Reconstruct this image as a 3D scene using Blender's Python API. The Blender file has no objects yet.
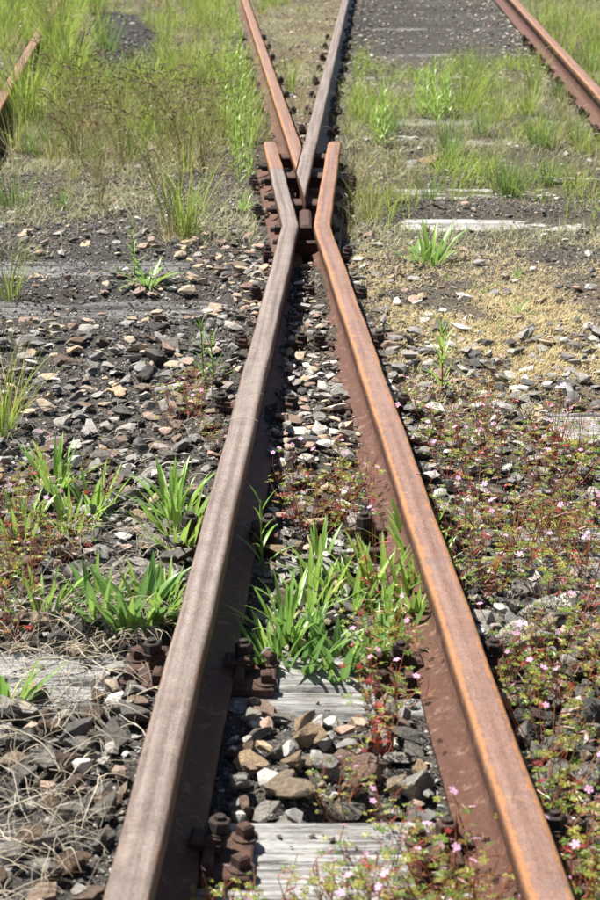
import bpy, bmesh, math
import numpy as np
from mathutils import Vector, Matrix, Euler

R = math.radians
rng = np.random.default_rng(11)
scene = bpy.context.scene
C = scene.collection

# ------------------------------------------------------------------ camera, light, exposure
F_PX, PITCH, CAM_Z = 1700.0, R(19.29), 1.42
cd = bpy.data.cameras.new('camera')
cam = bpy.data.objects.new('camera', cd); C.objects.link(cam)
cam.location = (0, 0, CAM_Z)
cam.rotation_euler = (R(90) - PITCH, 0, 0)
cd.sensor_fit = 'VERTICAL'; cd.sensor_height = 36; cd.sensor_width = 24
cd.lens = 36 * F_PX / 900
cd.clip_start = 0.05; cd.clip_end = 2000
cd.dof.use_dof = True; cd.dof.focus_distance = 4.3; cd.dof.aperture_fstop = 10
scene.camera = cam

SUN_EL, SUN_AZ = R(63), R(-62)          # azimuth from +Y, negative is to the left
world = bpy.data.worlds.new("World"); scene.world = world; world.use_nodes = True
wn = world.node_tree
sky = wn.nodes.new('ShaderNodeTexSky'); sky.sky_type = 'NISHITA'; sky.sun_disc = False
sky.sun_elevation = SUN_EL; sky.sun_rotation = SUN_AZ
bg = wn.nodes['Background']; bg.inputs['Strength'].default_value = 0.05
wn.links.new(sky.outputs[0], bg.inputs[0])
sd = bpy.data.lights.new('sun', 'SUN'); sd.energy = 5.0; sd.angle = R(0.55); sd.color = (1, .955, .88)
sun = bpy.data.objects.new('sun', sd); C.objects.link(sun)
sdir = Vector((math.sin(SUN_AZ) * math.cos(SUN_EL), math.cos(SUN_AZ) * math.cos(SUN_EL), math.sin(SUN_EL)))
sun.rotation_euler = sdir.to_track_quat('Z', 'Y').to_euler(); sun.location = (-4, 6, 9)
scene.view_settings.view_transform = 'Standard'; scene.view_settings.look = 'None'
scene.view_settings.exposure = 1.08; scene.view_settings.gamma = 1
scene.cycles.max_bounces = 6; scene.cycles.transparent_max_bounces = 6

# ------------------------------------------------------------------ helpers
ct, st = math.cos(PITCH), math.sin(PITCH)
def P(x, y, h=0.0):
    """world x, y of a point at height h seen at photo pixel x, y"""
    yo = y + F_PX * math.tan(PITCH) - 450
    H = CAM_Z - h
    z = F_PX * H / (ct * yo)
    return (x - 300) * z / F_PX, (z - H * st) / ct
def pix(X, Y, Z=0.0):
    zc = Y * ct + (CAM_Z - Z) * st
    return 300 + F_PX * X / zc, 450 + F_PX * ((CAM_Z - Z) * ct - Y * st) / zc
def pxm(X, Y):                      # pixels per metre
    return F_PX / (Y * ct + CAM_Z * st)

def _h(ix, iy, seed):
    n = (ix.astype(np.int64) * 374761393 + iy.astype(np.int64) * 668265263 + seed * 1442695041) & 0xffffffff
    n = ((n ^ (n >> 13)) * 1274126177) & 0xffffffff
    n = n ^ (n >> 16)
    return (n & 0xffff) / 65535.0
def noise(x, y, seed=0):
    x = np.asarray(x, float); y = np.asarray(y, float)
    ix = np.floor(x); iy = np.floor(y); fx = x - ix; fy = y - iy
    fx = fx * fx * (3 - 2 * fx); fy = fy * fy * (3 - 2 * fy)
    a = _h(ix, iy, seed); b = _h(ix + 1, iy, seed); c = _h(ix, iy + 1, seed); d = _h(ix + 1, iy + 1, seed)
    return (a * (1 - fx) + b * fx) * (1 - fy) + (c * (1 - fx) + d * fx) * fy
def fbm(x, y, seed=0, o=4):
    s = 0; a = .5; t = 0
    for k in range(o):
        s = s + a * noise(np.asarray(x) * 2 ** k + 17.3 * k, np.asarray(y) * 2 ** k - 9.1 * k, seed + k); t += a; a *= .5
    return s / t
def sstep(a, b, x):
    t = np.clip((x - a) / (b - a), 0, 1); return t * t * (3 - 2 * t)

class Acc:
    def __init__(s): s.V = []; s.F = []; s.K = []; s.C = []; s.n = 0
    def add(s, v, f, col=(1, 1, 1)):
        v = np.asarray(v, float).reshape(-1, 3); f = np.asarray(f, int)
        s.V.append(v); s.F.append((f + s.n).reshape(-1)); s.K.append(np.full(len(f), f.shape[1]))
        c = np.asarray(col, float)
        if c.ndim == 1: c = np.tile(c, (len(v), 1))
        s.C.append(c); s.n += len(v)
    def mesh(s, name, mat, smooth=False, attr=None):
        V = np.concatenate(s.V); L = np.concatenate(s.F); K = np.concatenate(s.K); Cc = np.concatenate(s.C)
        me = bpy.data.meshes.new(name)
        me.vertices.add(len(V)); me.vertices.foreach_set('co', V.astype(np.float32).ravel())
        me.loops.add(len(L)); me.loops.foreach_set('vertex_index', L.astype(np.int32))
        me.polygons.add(len(K)); st_ = np.concatenate([[0], np.cumsum(K)[:-1]])
        me.polygons.foreach_set('loop_start', st_.astype(np.int32))
        me.polygons.foreach_set('loop_total', K.astype(np.int32))
        me.polygons.foreach_set('use_smooth', np.full(len(K), smooth))
        a = me.attributes.new('tint', 'FLOAT_COLOR', 'POINT')
        a.data.foreach_set('color', np.c_[Cc, np.ones(len(Cc))].astype(np.float32).ravel())
        me.update(); me.validate()
        if mat: me.materials.append(mat)
        return me
    def build(s, name, mat, parent=None, smooth=False):
        return put(name, s.mesh(name, mat, smooth), parent)
def put(name, me, parent=None, loc=None, rot=None, scale=None, color=None):
    o = bpy.data.objects.new(name, me); C.objects.link(o)
    if parent: o.parent = parent
    if loc is not None: o.location = loc
    if rot is not None: o.rotation_euler = rot
    if scale is not None: o.scale = scale if hasattr(scale, '__len__') else (scale,) * 3
    if color is not None: o.color = (*color, 1)
    return o
def tag(o, label=None, cat=None, group=None, kind=None):
    if label: o['label'] = label
    if cat: o['category'] = cat
    if group: o['group'] = group
    if kind: o['kind'] = kind
    return o
def box(acc, c, s, rz=0, col=(1, 1, 1), bev=0.0):
    """a bevelled box: the four top edges are chamfered"""
    x, y, z = [k / 2 for k in s]; b = min(bev, x * .9, y * .9, z * .9)
    if b > 0:
        v = [(-x, -y, -z), (x, -y, -z), (x, y, -z), (-x, y, -z), (-x, -y, z - b), (x, -y, z - b), (x, y, z - b), (-x, y, z - b),
             (-x + b, -y + b, z), (x - b, -y + b, z), (x - b, y - b, z), (-x + b, y - b, z)]
        f = [(0, 3, 2, 1), (8, 9, 10, 11)] + [(i, (i + 1) % 4, 4 + (i + 1) % 4, 4 + i) for i in range(4)] + [(4 + i, 4 + (i + 1) % 4, 8 + (i + 1) % 4, 8 + i) for i in range(4)]
    else:
        v = [(-x, -y, -z), (x, -y, -z), (x, y, -z), (-x, y, -z), (-x, -y, z), (x, -y, z), (x, y, z), (-x, y, z)]
        f = [(0, 3, 2, 1), (4, 5, 6, 7)] + [(i, (i + 1) % 4, 4 + (i + 1) % 4, 4 + i) for i in range(4)]
    v = np.array(v); cs, sn = math.cos(rz), math.sin(rz)
    v = np.c_[v[:, 0] * cs - v[:, 1] * sn, v[:, 0] * sn + v[:, 1] * cs, v[:, 2]] + np.array(c)
    acc.add(v, f, col)
def prism(acc, c, r, h, n=6, rot=0, col=(1, 1, 1), bev=.12, axis='z'):
    rr = [r, r, r * (1 - bev)]; zz = [0, h * (1 - bev), h]
    v = []
    for q, z in zip(rr, zz):
        for i in range(n):
            a = rot + 2 * math.pi * i / n; v.append((q * math.cos(a), q * math.sin(a), z))
    f4 = [(k * n + i, k * n + (i + 1) % n, (k + 1) * n + (i + 1) % n, (k + 1) * n + i) for k in range(2) for i in range(n)]
    v = np.array(v)
    if axis == 'x': v = v[:, [2, 0, 1]]
    v = v + np.array(c)
    acc.add(v, f4, col)
    b = len(v)
    top = np.vstack([v[2 * n:], v[2 * n:].mean(0)]); acc.add(top, [(i, (i + 1) % n, n) for i in range(n)], col)
    bot = np.vstack([v[:n], v[:n].mean(0)]); acc.add(bot, [((i + 1) % n, i, n) for i in range(n)], col)
def tube(acc, path, r0, r1, n=5, col=(1, 1, 1), col2=None):
    p = np.asarray(path, float); m = len(p)
    t = np.gradient(p, axis=0); t /= np.linalg.norm(t, axis=1)[:, None] + 1e-9
    up = np.where(np.abs(t[:, 2:3]) > .9, np.array([[1., 0, 0]]), np.array([[0, 0, 1.]]))
    a = np.cross(t, up); a /= np.linalg.norm(a, axis=1)[:, None] + 1e-9; b = np.cross(t, a)
    rr = np.linspace(r0, r1, m)[:, None]
    v = np.concatenate([(p + rr * (a * math.cos(2 * math.pi * i / n) + b * math.sin(2 * math.pi * i / n)))[:, None, :] for i in range(n)], 1).reshape(-1, 3)
    f = [(k * n + i, k * n + (i + 1) % n, (k + 1) * n + (i + 1) % n, (k + 1) * n + i) for k in range(m - 1) for i in range(n)]
    c = np.array(col, float)
    if col2 is not None:
        w = np.repeat(np.linspace(0, 1, m), n)[:, None]; c = c * (1 - w) + np.array(col2) * w
    acc.add(v, f, c)

# ---- materials
def new_mat(name):
    m = bpy.data.materials.new(name); m.use_nodes = True
    nt = m.node_tree; b = nt.nodes['Principled BSDF']
    return m, nt, b
def N(nt, typ, **kw):
    n = nt.nodes.new(typ)
    for k, v in kw.items():
        if k.startswith('i_'): n.inputs[k[2:].replace('_', ' ')].default_value = v
        else: setattr(n, k, v)
    return n
def ramp(nt, src, stops):
    r = nt.nodes.new('ShaderNodeValToRGB'); e = r.color_ramp.elements
    while len(e) < len(stops): e.new(.5)
    for q, (p, c) in zip(e, stops):
        q.position = p; q.color = (*c, 1) if len(c) == 3 else c
    nt.links.new(src, r.inputs[0]); return r.outputs[0]
def noise_n(nt, vec, scale, detail=4, rough=.6, dist=0):
    n = N(nt, 'ShaderNodeTexNoise'); n.inputs['Scale'].default_value = scale; n.inputs['Detail'].default_value = detail
    n.inputs['Roughness'].default_value = rough; n.inputs['Distortion'].default_value = dist
    if vec is not None: nt.links.new(vec, n.inputs['Vector'])
    return n.outputs['Fac']
def mixc(nt, fac, a, b, mode='MIX'):
    m = N(nt, 'ShaderNodeMix', data_type='RGBA', blend_type=mode)
    for sock, v in ((0, fac), (6, a), (7, b)):
        if isinstance(v, (int, float)): m.inputs[sock].default_value = v
        elif isinstance(v, tuple): m.inputs[sock].default_value = (*v, 1)
        else: nt.links.new(v, m.inputs[sock])
    return m.outputs[2]
def math_n(nt, op, a, b=None):
    m = N(nt, 'ShaderNodeMath', operation=op)
    for i, v in enumerate((a, b)):
        if v is None: continue
        if isinstance(v, (int, float)): m.inputs[i].default_value = v
        else: nt.links.new(v, m.inputs[i])
    return m.outputs[0]
def bump(nt, b, h, strength, dist):
    n = N(nt, 'ShaderNodeBump'); n.inputs['Strength'].default_value = strength; n.inputs['Distance'].default_value = dist
    nt.links.new(h, n.inputs['Height']); nt.links.new(n.outputs[0], b.inputs['Normal'])
def pos(nt, obj=False):
    if obj: return N(nt, 'ShaderNodeTexCoord').outputs['Object']
    return N(nt, 'ShaderNodeNewGeometry').outputs['Position']
def attr(nt, name='tint'):
    return N(nt, 'ShaderNodeAttribute', attribute_name=name).outputs['Color']

def mat_ground():
    m, nt, b = new_mat('cinder_ground'); p = pos(nt)
    n1 = noise_n(nt, p, 180, 3, .7); n2 = noise_n(nt, p, 3.2, 4, .6); n3 = noise_n(nt, p, 45, 4, .7)
    c = ramp(nt, n1, [(.3, (.02, .019, .018)), (.5, (.062, .058, .053)), (.66, (.15, .142, .13)), (.8, (.32, .30, .27))])
    c = mixc(nt, ramp(nt, n2, [(.45, (0, 0, 0)), (.7, (.45, .45, .45))]), c, (.085, .066, .048))
    c = mixc(nt, ramp(nt, n3, [(.35, (.55, .55, .55)), (.6, (0, 0, 0))]), c, (.03, .028, .027))
    c = mixc(nt, 1.0, c, attr(nt), 'MULTIPLY')
    nt.links.new(c, b.inputs['Base Color']); b.inputs['Roughness'].default_value = .95
    b.inputs['Specular IOR Level'].default_value = .15
    bump(nt, b, math_n(nt, 'ADD', n1, math_n(nt, 'MULTIPLY', n3, 2)), .9, .006)
    return m
def mat_stone(name, use_attr):
    m, nt, b = new_mat(name); p = pos(nt, not use_attr)
    if use_attr: base = attr(nt)
    else: base = mixc(nt, 1.0, N(nt, 'ShaderNodeObjectInfo').outputs['Color'], (1.22, 1.19, 1.14), 'MULTIPLY')
    k = 1 if use_attr else .05
    n1 = noise_n(nt, p, 60 if use_attr else 3.0, 6, .7); n2 = noise_n(nt, p, 300 if use_attr else 14, 4, .75)
    n3 = noise_n(nt, p, 25 if use_attr else 1.1, 3, .6, .6)
    v = ramp(nt, n1, [(.28, (.6, .59, .58)), (.5, (1, 1, 1)), (.72, (1.4, 1.35, 1.27))])
    c = mixc(nt, 1.0, base, v, 'MULTIPLY')
    c = mixc(nt, ramp(nt, n3, [(.5, (0, 0, 0)), (.75, (.4, .4, .4))]), c, (.25, .18, .125))
    c = mixc(nt, ramp(nt, n2, [(.56, (0, 0, 0)), (.72, (.75, .75, .75))]), c, (.33, .31, .28))
    c = mixc(nt, ramp(nt, n2, [(.27, (.8, .8, .8)), (.4, (0, 0, 0))]), c, (.045, .042, .04))
    nt.links.new(c, b.inputs['Base Color']); b.inputs['Roughness'].default_value = .85
    b.inputs['Specular IOR Level'].default_value = .25
    bump(nt, b, math_n(nt, 'ADD', n1, math_n(nt, 'MULTIPLY', n2, .5)), .8, .006 if use_attr else .25)
    return m
def mat_rail(name, core, core2, edge, edge_w, rough):
    m, nt, b = new_mat(name); p = pos(nt)
    at = N(nt, 'ShaderNodeAttribute', attribute_name='tint').outputs['Color']
    sep = N(nt, 'ShaderNodeSeparateColor'); nt.links.new(at, sep.inputs[0])
    u, top, s = sep.outputs       # u: 0..1 across the head, top: 1 on the running surface, s: metres / 20
    # coordinates stretched along the rail
    cmb = N(nt, 'ShaderNodeCombineXYZ'); nt.links.new(u, cmb.inputs[0]); nt.links.new(math_n(nt, 'MULTIPLY', s, 5.0), cmb.inputs[1])
    streak = noise_n(nt, cmb.outputs[0], 4.5, 3, .5)
    n1 = noise_n(nt, p, 14, 6, .7); n2 = noise_n(nt, p, 420, 3, .7); n4 = noise_n(nt, p, 70, 5, .7)
    c = mixc(nt, ramp(nt, math_n(nt, 'ADD', math_n(nt, 'MULTIPLY', streak, .65), math_n(nt, 'MULTIPLY', n1, .35)), [(.40, (0, 0, 0)), (.60, (1, 1, 1))]), core, core2)
    d = math_n(nt, 'ABSOLUTE', math_n(nt, 'SUBTRACT', u, .5))       # 0 centre, .5 edge
    e = math_n(nt, 'ADD', d, math_n(nt, 'MULTIPLY', math_n(nt, 'SUBTRACT', n1, .5), .55))
    ef = ramp(nt, e, [(edge_w, (0, 0, 0)), (edge_w + .06, (.85, .85, .85)), (edge_w + .16, (.9, .9, .9))])
    c = mixc(nt, ef, c, edge)
    # sides, web and foot: dark brown rust
    side = mixc(nt, n4, (.05, .022, .014), (.17, .072, .045))
    c = mixc(nt, top, side, c)
    c = mixc(nt, ramp(nt, n2, [(.36, (.7, .7, .7)), (.48, (0, 0, 0))]), c, (.05, .028, .02))
    fl = noise_n(nt, p, 38, 8, .8, .5)
    c = mixc(nt, ramp(nt, fl, [(.55, (0, 0, 0)), (.62, (.4, .4, .4))]), c, (.38, .25, .17))
    c = mixc(nt, ramp(nt, fl, [(.34, (.6, .6, .6)), (.42, (0, 0, 0))]), c, (.10, .062, .048))
    sp = noise_n(nt, p, 120, 5, .8)
    c = mixc(nt, ramp(nt, sp, [(.655, (0, 0, 0)), (.69, (.85, .85, .85))]), c, (.55, .52, .47))
    pt = noise_n(nt, p, 5.5, 6, .75, 1.2)
    c = mixc(nt, ramp(nt, pt, [(.58, (0, 0, 0)), (.64, (.3, .3, .3))]), c, (.13, .13, .14))
    nt.links.new(c, b.inputs['Base Color'])
    b.inputs['Metallic'].default_value = .12; b.inputs['Specular IOR Level'].default_value = .4
    rr = ramp(nt, n4, [(.3, (rough, rough, rough)), (.7, (rough + .25,) * 3)])
    nt.links.new(rr, b.inputs['Roughness'])
    bump(nt, b, math_n(nt, 'ADD', n2, math_n(nt, 'ADD', math_n(nt, 'MULTIPLY', n4, 2.2), math_n(nt, 'MULTIPLY', fl, 4))), .6, .0026)
    return m
def mat_iron(name, a, c2):
    m, nt, b = new_mat(name); p = pos(nt)
    n1 = noise_n(nt, p, 60, 5, .7); n2 = noise_n(nt, p, 350, 3, .7)
    c = mixc(nt, ramp(nt, n1, [(.35, (0, 0, 0)), (.65, (1, 1, 1))]), a, c2)
    c = mixc(nt, ramp(nt, n2, [(.62, (0, 0, 0)), (.75, (.6, .6, .6))]), c, (.26, .19, .14))
    nt.links.new(c, b.inputs['Base Color']); b.inputs['Roughness'].default_value = .8
    bump(nt, b, math_n(nt, 'ADD', n1, n2), .8, .003)
    return m
def mat_wood():
    m, nt, b = new_mat('weathered_wood'); p = pos(nt)
    mp = N(nt, 'ShaderNodeMapping'); mp.inputs['Scale'].default_value = (1, 14, 14); nt.links.new(p, mp.inputs['Vector'])
    g = noise_n(nt, mp.outputs[0], 7, 8, .75, .4); g2 = noise_n(nt, mp.outputs[0], 30, 5, .7); n1 = noise_n(nt, p, 9, 5, .7)
    c = ramp(nt, g, [(.3, (.05, .047, .045)), (.44, (.22, .215, .205)), (.58, (.44, .435, .425)), (.75, (.64, .635, .62))])
    c = mixc(nt, ramp(nt, g2, [(.36, (.85, .85, .85)), (.46, (0, 0, 0))]), c, (.035, .032, .03))
    c = mixc(nt, ramp(nt, n1, [(.52, (0, 0, 0)), (.72, (.65, .65, .65))]), c, (.10, .088, .072))
    at = N(nt, 'ShaderNodeAttribute', attribute_name='tint').outputs['Color']
    c = mixc(nt, 1.0, c, at, 'MULTIPLY')
    nt.links.new(c, b.inputs['Base Color']); b.inputs['Roughness'].default_value = .9
    b.inputs['Specular IOR Level'].default_value = .2
    bump(nt, b, math_n(nt, 'ADD', g, math_n(nt, 'MULTIPLY', g2, .6)), .9, .006)
    return m
def mat_leaf(name, trans=.38, rough=.5, vary=.25, spec=.35):
    m, nt, b = new_mat(name)
    base = attr(nt); oi = N(nt, 'ShaderNodeObjectInfo').outputs['Random']
    n1 = noise_n(nt, pos(nt), 55, 3, .6)
    v = math_n(nt, 'ADD', 1 - vary, math_n(nt, 'ADD', math_n(nt, 'MULTIPLY', oi, vary), math_n(nt, 'MULTIPLY', n1, vary * 1.6)))
    cm = N(nt, 'ShaderNodeCombineColor'); [nt.links.new(v, cm.inputs[i]) for i in range(3)]
    c = mixc(nt, 1.0, base, cm.outputs[0], 'MULTIPLY')
    nt.links.new(c, b.inputs['Base Color']); b.inputs['Roughness'].default_value = rough
    b.inputs['Specular IOR Level'].default_value = spec
    t = N(nt, 'ShaderNodeBsdfTranslucent')
    tc = mixc(nt, .5, c, (.55, .75, .12), 'MULTIPLY') if False else c
    hs = N(nt, 'ShaderNodeHueSaturation'); hs.inputs['Saturation'].default_value = .95; hs.inputs['Value'].default_value = 1.35
    nt.links.new(tc, hs.inputs['Color']); nt.links.new(hs.outputs[0], t.inputs['Color'])
    mx = N(nt, 'ShaderNodeMixShader'); mx.inputs[0].default_value = trans
    nt.links.new(b.outputs[0], mx.inputs[1]); nt.links.new(t.outputs[0], mx.inputs[2])
    nt.links.new(mx.outputs[0], nt.nodes['Material Output'].inputs['Surface'])
    return m
M = dict(ground=mat_ground(), stone=mat_stone('ballast_rock', False), grit=mat_stone('grit_rock', True),
         rail_left=mat_rail('rust_grey_rail', (.165, .122, .100), (.335, .275, .238), (.25, .13, .075), .43, .33),
         rail_right=mat_rail('rust_orange_rail', (.215, .115, .083), (.32, .19, .145), (.43, .20, .08), .31, .45),
         iron=mat_iron('rusty_iron', (.028, .018, .015), (.105, .048, .03)),
         dark_iron=mat_iron('dark_oily_iron', (.018, .014, .013), (.05, .03, .023)),
         wood=mat_wood(), leaf=mat_leaf('leaf_green', .34, .36, .25, .5), grass=mat_leaf('grass_blade', .42, .5, .3, .3),
         dry=mat_leaf('dry_stalk', .15, .8, .25, .1), petal=mat_leaf('pink_petal', .3, .6, .12, .2))

# ------------------------------------------------------------------ layout (metres; y away from the camera)
HEAD = .0308
S1 = (-.3055, .0449)      # left rail that becomes the right leg of the fork: x = a + b*y
S2 = (.4277, -.0579)      # right rail that becomes the left leg of the fork
def l1(y): return S1[0] + S1[1] * y
def l2(y): return S2[0] + S2[1] * y
def l3(y): return 1.245 + .0447 * y
def l4(y): return -.805 - .088 * y
YN, YW = 6.03, 8.02       # knee of the wing rails, end of the wing rails
def wl(y): return l1(YN) - .0565 * (y - YN)
def wr(y): return l2(YN) + .0435 * (y - YN)
INV = [.000993, .001212, .001443, .001757, .00198, .0022, .002421, .00271, .00295, .00325] + [.0035 + .00025 * i for i in range(18)]
SL = [F_PX * CAM_Z / ct * v / ct - CAM_Z * st / ct for v in INV]
SL = [SL[0] - .62] + SL      # one more just below the frame
ORD = 'first second third fourth fifth sixth seventh eighth ninth tenth eleventh twelfth thirteenth fourteenth fifteenth sixteenth seventeenth eighteenth nineteenth twentieth twenty-first twenty-second twenty-third twenty-fourth twenty-fifth twenty-sixth twenty-seventh twenty-eighth twenty-ninth'.split()
# stretches of sleeper that lie bare: (index in SL, photo x0, x1, depth of the ground there)
BARE = [(1, 245, 430, -.03), (1, -60, 40, -.006), (2, 275, 372, -.03), (2, -60, 112, -.02), (3, 500, 640, -.016), (4, 545, 640, -.018),
        (7, -20, 190, -.010), (6, -20, 225, -.006), (3, -60, 60, -.002), (8, 395, 590, -.012), (9, 385, 560, -.008), (10, 400, 540, -.008), (11, 395, 520, -.008),
        (12, 380, 480, -.006), (13, 365, 470, -.005), (17, 352, 500, -.008), (20, 350, 500, -.008), (15, 355, 470, -.002), (10, 20, 150, -.004)]
def rail_dist(x, y):
    d = np.minimum(np.abs(x - l3(y)), np.abs(x - l4(y)))
    d = np.minimum(d, np.abs(x - l1(y))); d = np.minimum(d, np.abs(x - l2(y)))
    w = (y > YN) & (y < YW + .1)
    d = np.where(w, np.minimum(d, np.minimum(np.abs(x - wl(y)), np.abs(x - wr(y)))), d)
    return d
def gh(x, y):
    x = np.asarray(x, float); y = np.asarray(y, float)
    z = .014 + .026 * (fbm(x * 3.1, y * 3.1, 3) - .5) + .020 * (fbm(x * 15, y * 15, 9) - .5)
    z = z - .012 * (1 - sstep(.09, .22, rail_dist(x, y)))
    cen = (x > l1(y)) & (x < l2(y))
    z = z - np.where(cen, .012 * (1 - sstep(4.4, 6.0, y)), 0)
    z = z + .004 * (1 - sstep(2.7, 3.4, y))
    # ballast packed over the feet of the two near rails and of the fork's legs
    dn = np.minimum(np.abs(x - l1(y)), np.abs(x - l2(y)))
    up = sstep(3.5, 4.15, y) * (1 - sstep(5.85, 6.1, y) * (1 - sstep(8.2, 8.6, y)))
    z = z + up * np.where(cen & (y < 6), .048, .036 * (1 - sstep(.10, .26, dn)))
    for k, a, b_, dp in BARE:
        yc = SL[k]; X0, X1 = P(a, pix(0, yc)[1])[0], P(b_, pix(0, yc)[1])[0]
        e = .05
        w = sstep(X0 - e, X0 + e, x) * (1 - sstep(X1 - e, X1 + e, x)) * (1 - sstep(.13, .21, np.abs(y - yc)))
        z = z * (1 - w) + (dp - .006 + .7 * z) * w
    return z

# ------------------------------------------------------------------ ground sheet
def axis(segs):
    out = []
    for a, b_, s in segs:
        n = max(1, int(round((b_ - a) / s))); out += list(np.linspace(a, b_, n, endpoint=False))
    out.append(segs[-1][1]); return np.array(out)
gx = axis([(-160, -20, 20), (-20, -4, 1), (-4, -1.5, .06), (-1.5, 1.5, .014), (1.5, 4, .06), (4, 20, 1), (20, 160, 20)])
gy = axis([(-60, -4, 8), (-4, 1, .5), (1, 1.7, .05), (1.7, 7.5, .014), (7.5, 22, .05), (22, 40, 1), (40, 240, 20)])
GX, GY = np.meshgrid(gx, gy)
GZ = gh(GX, GY) + .006 * (fbm(GX * 60, GY * 60, 21, 2) - .5)
nx, ny = len(gx), len(gy)
idx = np.arange(nx * ny).reshape(ny, nx)
quads = np.stack([idx[:-1, :-1], idx[:-1, 1:], idx[1:, 1:], idx[1:, :-1]], -1).reshape(-1, 4)
pj = fbm(GX * 1.3, GY * 1.3, 33)
yel = np.exp(-(((GX - .95) / .75) ** 2 + ((GY - 5.0) / .95) ** 2))       # tan moss soil, right of the right rail
grs = sstep(6.3, 7.6, GY) * (1 - sstep(9.5, 14, GY) * (GX > l1(GY)))
yel = np.clip(yel * 1.2 + .40 * grs * (GX > l2(GY)) + .5 * grs * (GX < l1(GY)), 0, 1)[..., None]
far = sstep(19, 24, GY)[..., None]
side_g = np.clip(sstep(2.0, 2.6, np.abs(GX)), 0, 1)[..., None]
tint = (1 - yel) * np.array([1.0, .99, .98]) + yel * np.array([2.2, 1.9, 1.35])
tint = tint * (1 - np.maximum(far, side_g * .7)) + np.array([1.0, 1.3, .45]) * np.maximum(far, side_g * .7)
tint = tint * (.75 + .6 * pj[..., None])
pxx = 300 + F_PX * GX / np.maximum(GY * ct + CAM_Z * st, .2); pyy = 450 + F_PX * (CAM_Z * ct - GY * st) / np.maximum(GY * ct + CAM_Z * st, .2)
pt_ = ((((pxx - 118) / 44) ** 2 + ((pyy - 50) / 38) ** 2) < 1) & (GY > 5)
tint[pt_] = (.75, .78, .85)
ga = Acc(); ga.add(np.stack([GX, GY, GZ], -1).reshape(-1, 3), quads, tint.reshape(-1, 3))
tag(ga.build('ground', M['ground'], smooth=True), kind='structure')

# ------------------------------------------------------------------ sleepers
GREY_TOP = {1: 1.3, 2: 1.1, 3: .75, 4: 1.1, 7: .62, 6: .52, 8: 1.45, 9: 1.2}
def sleeper(k, yc):
    x0, x1 = (-1.75, 1.75) if yc < 7 else (-2.55, 2.6)
    w, h = .25 + .01 * math.sin(k * 3.1), .15
    nx_ = int((x1 - x0) / (.012 if yc < 4.4 else .03)); ny_ = 40 if yc < 4.4 else 16
    xs = np.linspace(x0, x1, nx_); ys = np.linspace(-w / 2, w / 2, ny_)
    X, Y = np.meshgrid(xs, ys)
    # long splits along the grain
    wob = .02 * (fbm(X * 2.0, Y * 2 + k, 50 + k) - .5)
    g = fbm(X * .9 + k * 3, (Y + wob) * 55, 60 + k, 3)
    crack = np.clip(1 - np.abs(g - .5) / .05, 0, 1) * sstep(.36, .46, fbm(X * 2, Y * 9, 70 + k))
    Z = .004 * (fbm(X * 4, Y * 40, 80 + k) - .5) - .014 * crack - .012 * np.clip(1 - (w / 2 - np.abs(Y)) / .02, 0, 1) ** 2 * (.6 + fbm(X * 6, Y * 0, 90 + k))
    Z -= .018 * np.clip(fbm(X * 5, Y * 12, 95 + k) - .62, 0, 1) * 3
    ii = np.arange(nx_ * ny_).reshape(ny_, nx_)
    f = np.stack([ii[:-1, :-1], ii[:-1, 1:], ii[1:, 1:], ii[1:, :-1]], -1).reshape(-1, 4)
    b_ = GREY_TOP.get(k, .8 if k < 16 else .5)
    col = (b_ * ((.8 + .4 * fbm(X * 3, Y * 3, 99)) * (1 - .75 * crack))[..., None] * (np.ones(3) - sstep(.5, .62, fbm(X * 4, Y * 6, 41))[..., None] * np.array([.15, .15, .16]))).reshape(-1, 3)
    a = Acc(); a.add(np.stack([X, Y, Z], -1).reshape(-1, 3), f, col)
    for row, sgn in ((0, -1), (ny_ - 1, 1)):      # long sides, joined to the top's edge, bulging unevenly
        e = np.stack([X[row], Y[row], Z[row]], -1)
        mid = e.copy(); mid[:, 2] = -h * .4; mid[:, 1] += sgn * .006 * fbm(X[row] * 20, X[row] * 0, 5)
        lo = e.copy(); lo[:, 2] = -h
        v = np.vstack([e, mid, lo]); n = nx_
        q = [(r * n + i, r * n + i + 1, (r + 1) * n + i + 1, (r + 1) * n + i)[::(1 if sgn > 0 else -1)] for r in range(2) for i in range(n - 1)]
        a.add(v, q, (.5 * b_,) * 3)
    for cidx in (0, nx_ - 1):
        e = np.stack([X[:, cidx], Y[:, cidx], Z[:, cidx]], -1); lo = e.copy(); lo[:, 2] = -h
        q = [(i, i + 1, ny_ + i + 1, ny_ + i) for i in range(ny_ - 1)]
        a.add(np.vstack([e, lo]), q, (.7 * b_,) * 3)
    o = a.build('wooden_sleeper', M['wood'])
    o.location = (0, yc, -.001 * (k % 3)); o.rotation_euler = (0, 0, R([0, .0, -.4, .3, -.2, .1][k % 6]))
    return o
SL_DESC = {0: 'hidden grey wooden sleeper just in front of the nearest visible one',
           1: 'nearest wooden sleeper, white topped and cracked between the rails',
           2: 'weathered grey sleeper with open splits, second from the front, under the green leaves',
           3: 'dark weathered sleeper showing right of the right rail, third from the front',
           4: 'rough grey sleeper among pink flowers at the right edge, fourth from the front',
           5: 'sleeper buried in cinders with only its bolts showing, fifth from the front',
           6: 'dusty dark sleeper half under cinders left of the left rail, sixth from the front',
           7: 'grey sleeper bare on the left below the spiky plant, seventh from the front',
           8: 'pale silver sleeper lying bare in the grass right of the crossing throat',
           9: 'grey sleeper in thin grass just beyond the pale silver one'}
for k, yc in enumerate(SL):
    if yc > 17.8: continue
    o = sleeper(k, yc)
    tag(o, SL_DESC.get(k, f'dark grey sleeper crossing the tracks beyond the crossing, {ORD[k-1]} from the front'), 'sleeper', 'wooden sleepers across the track')

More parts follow.
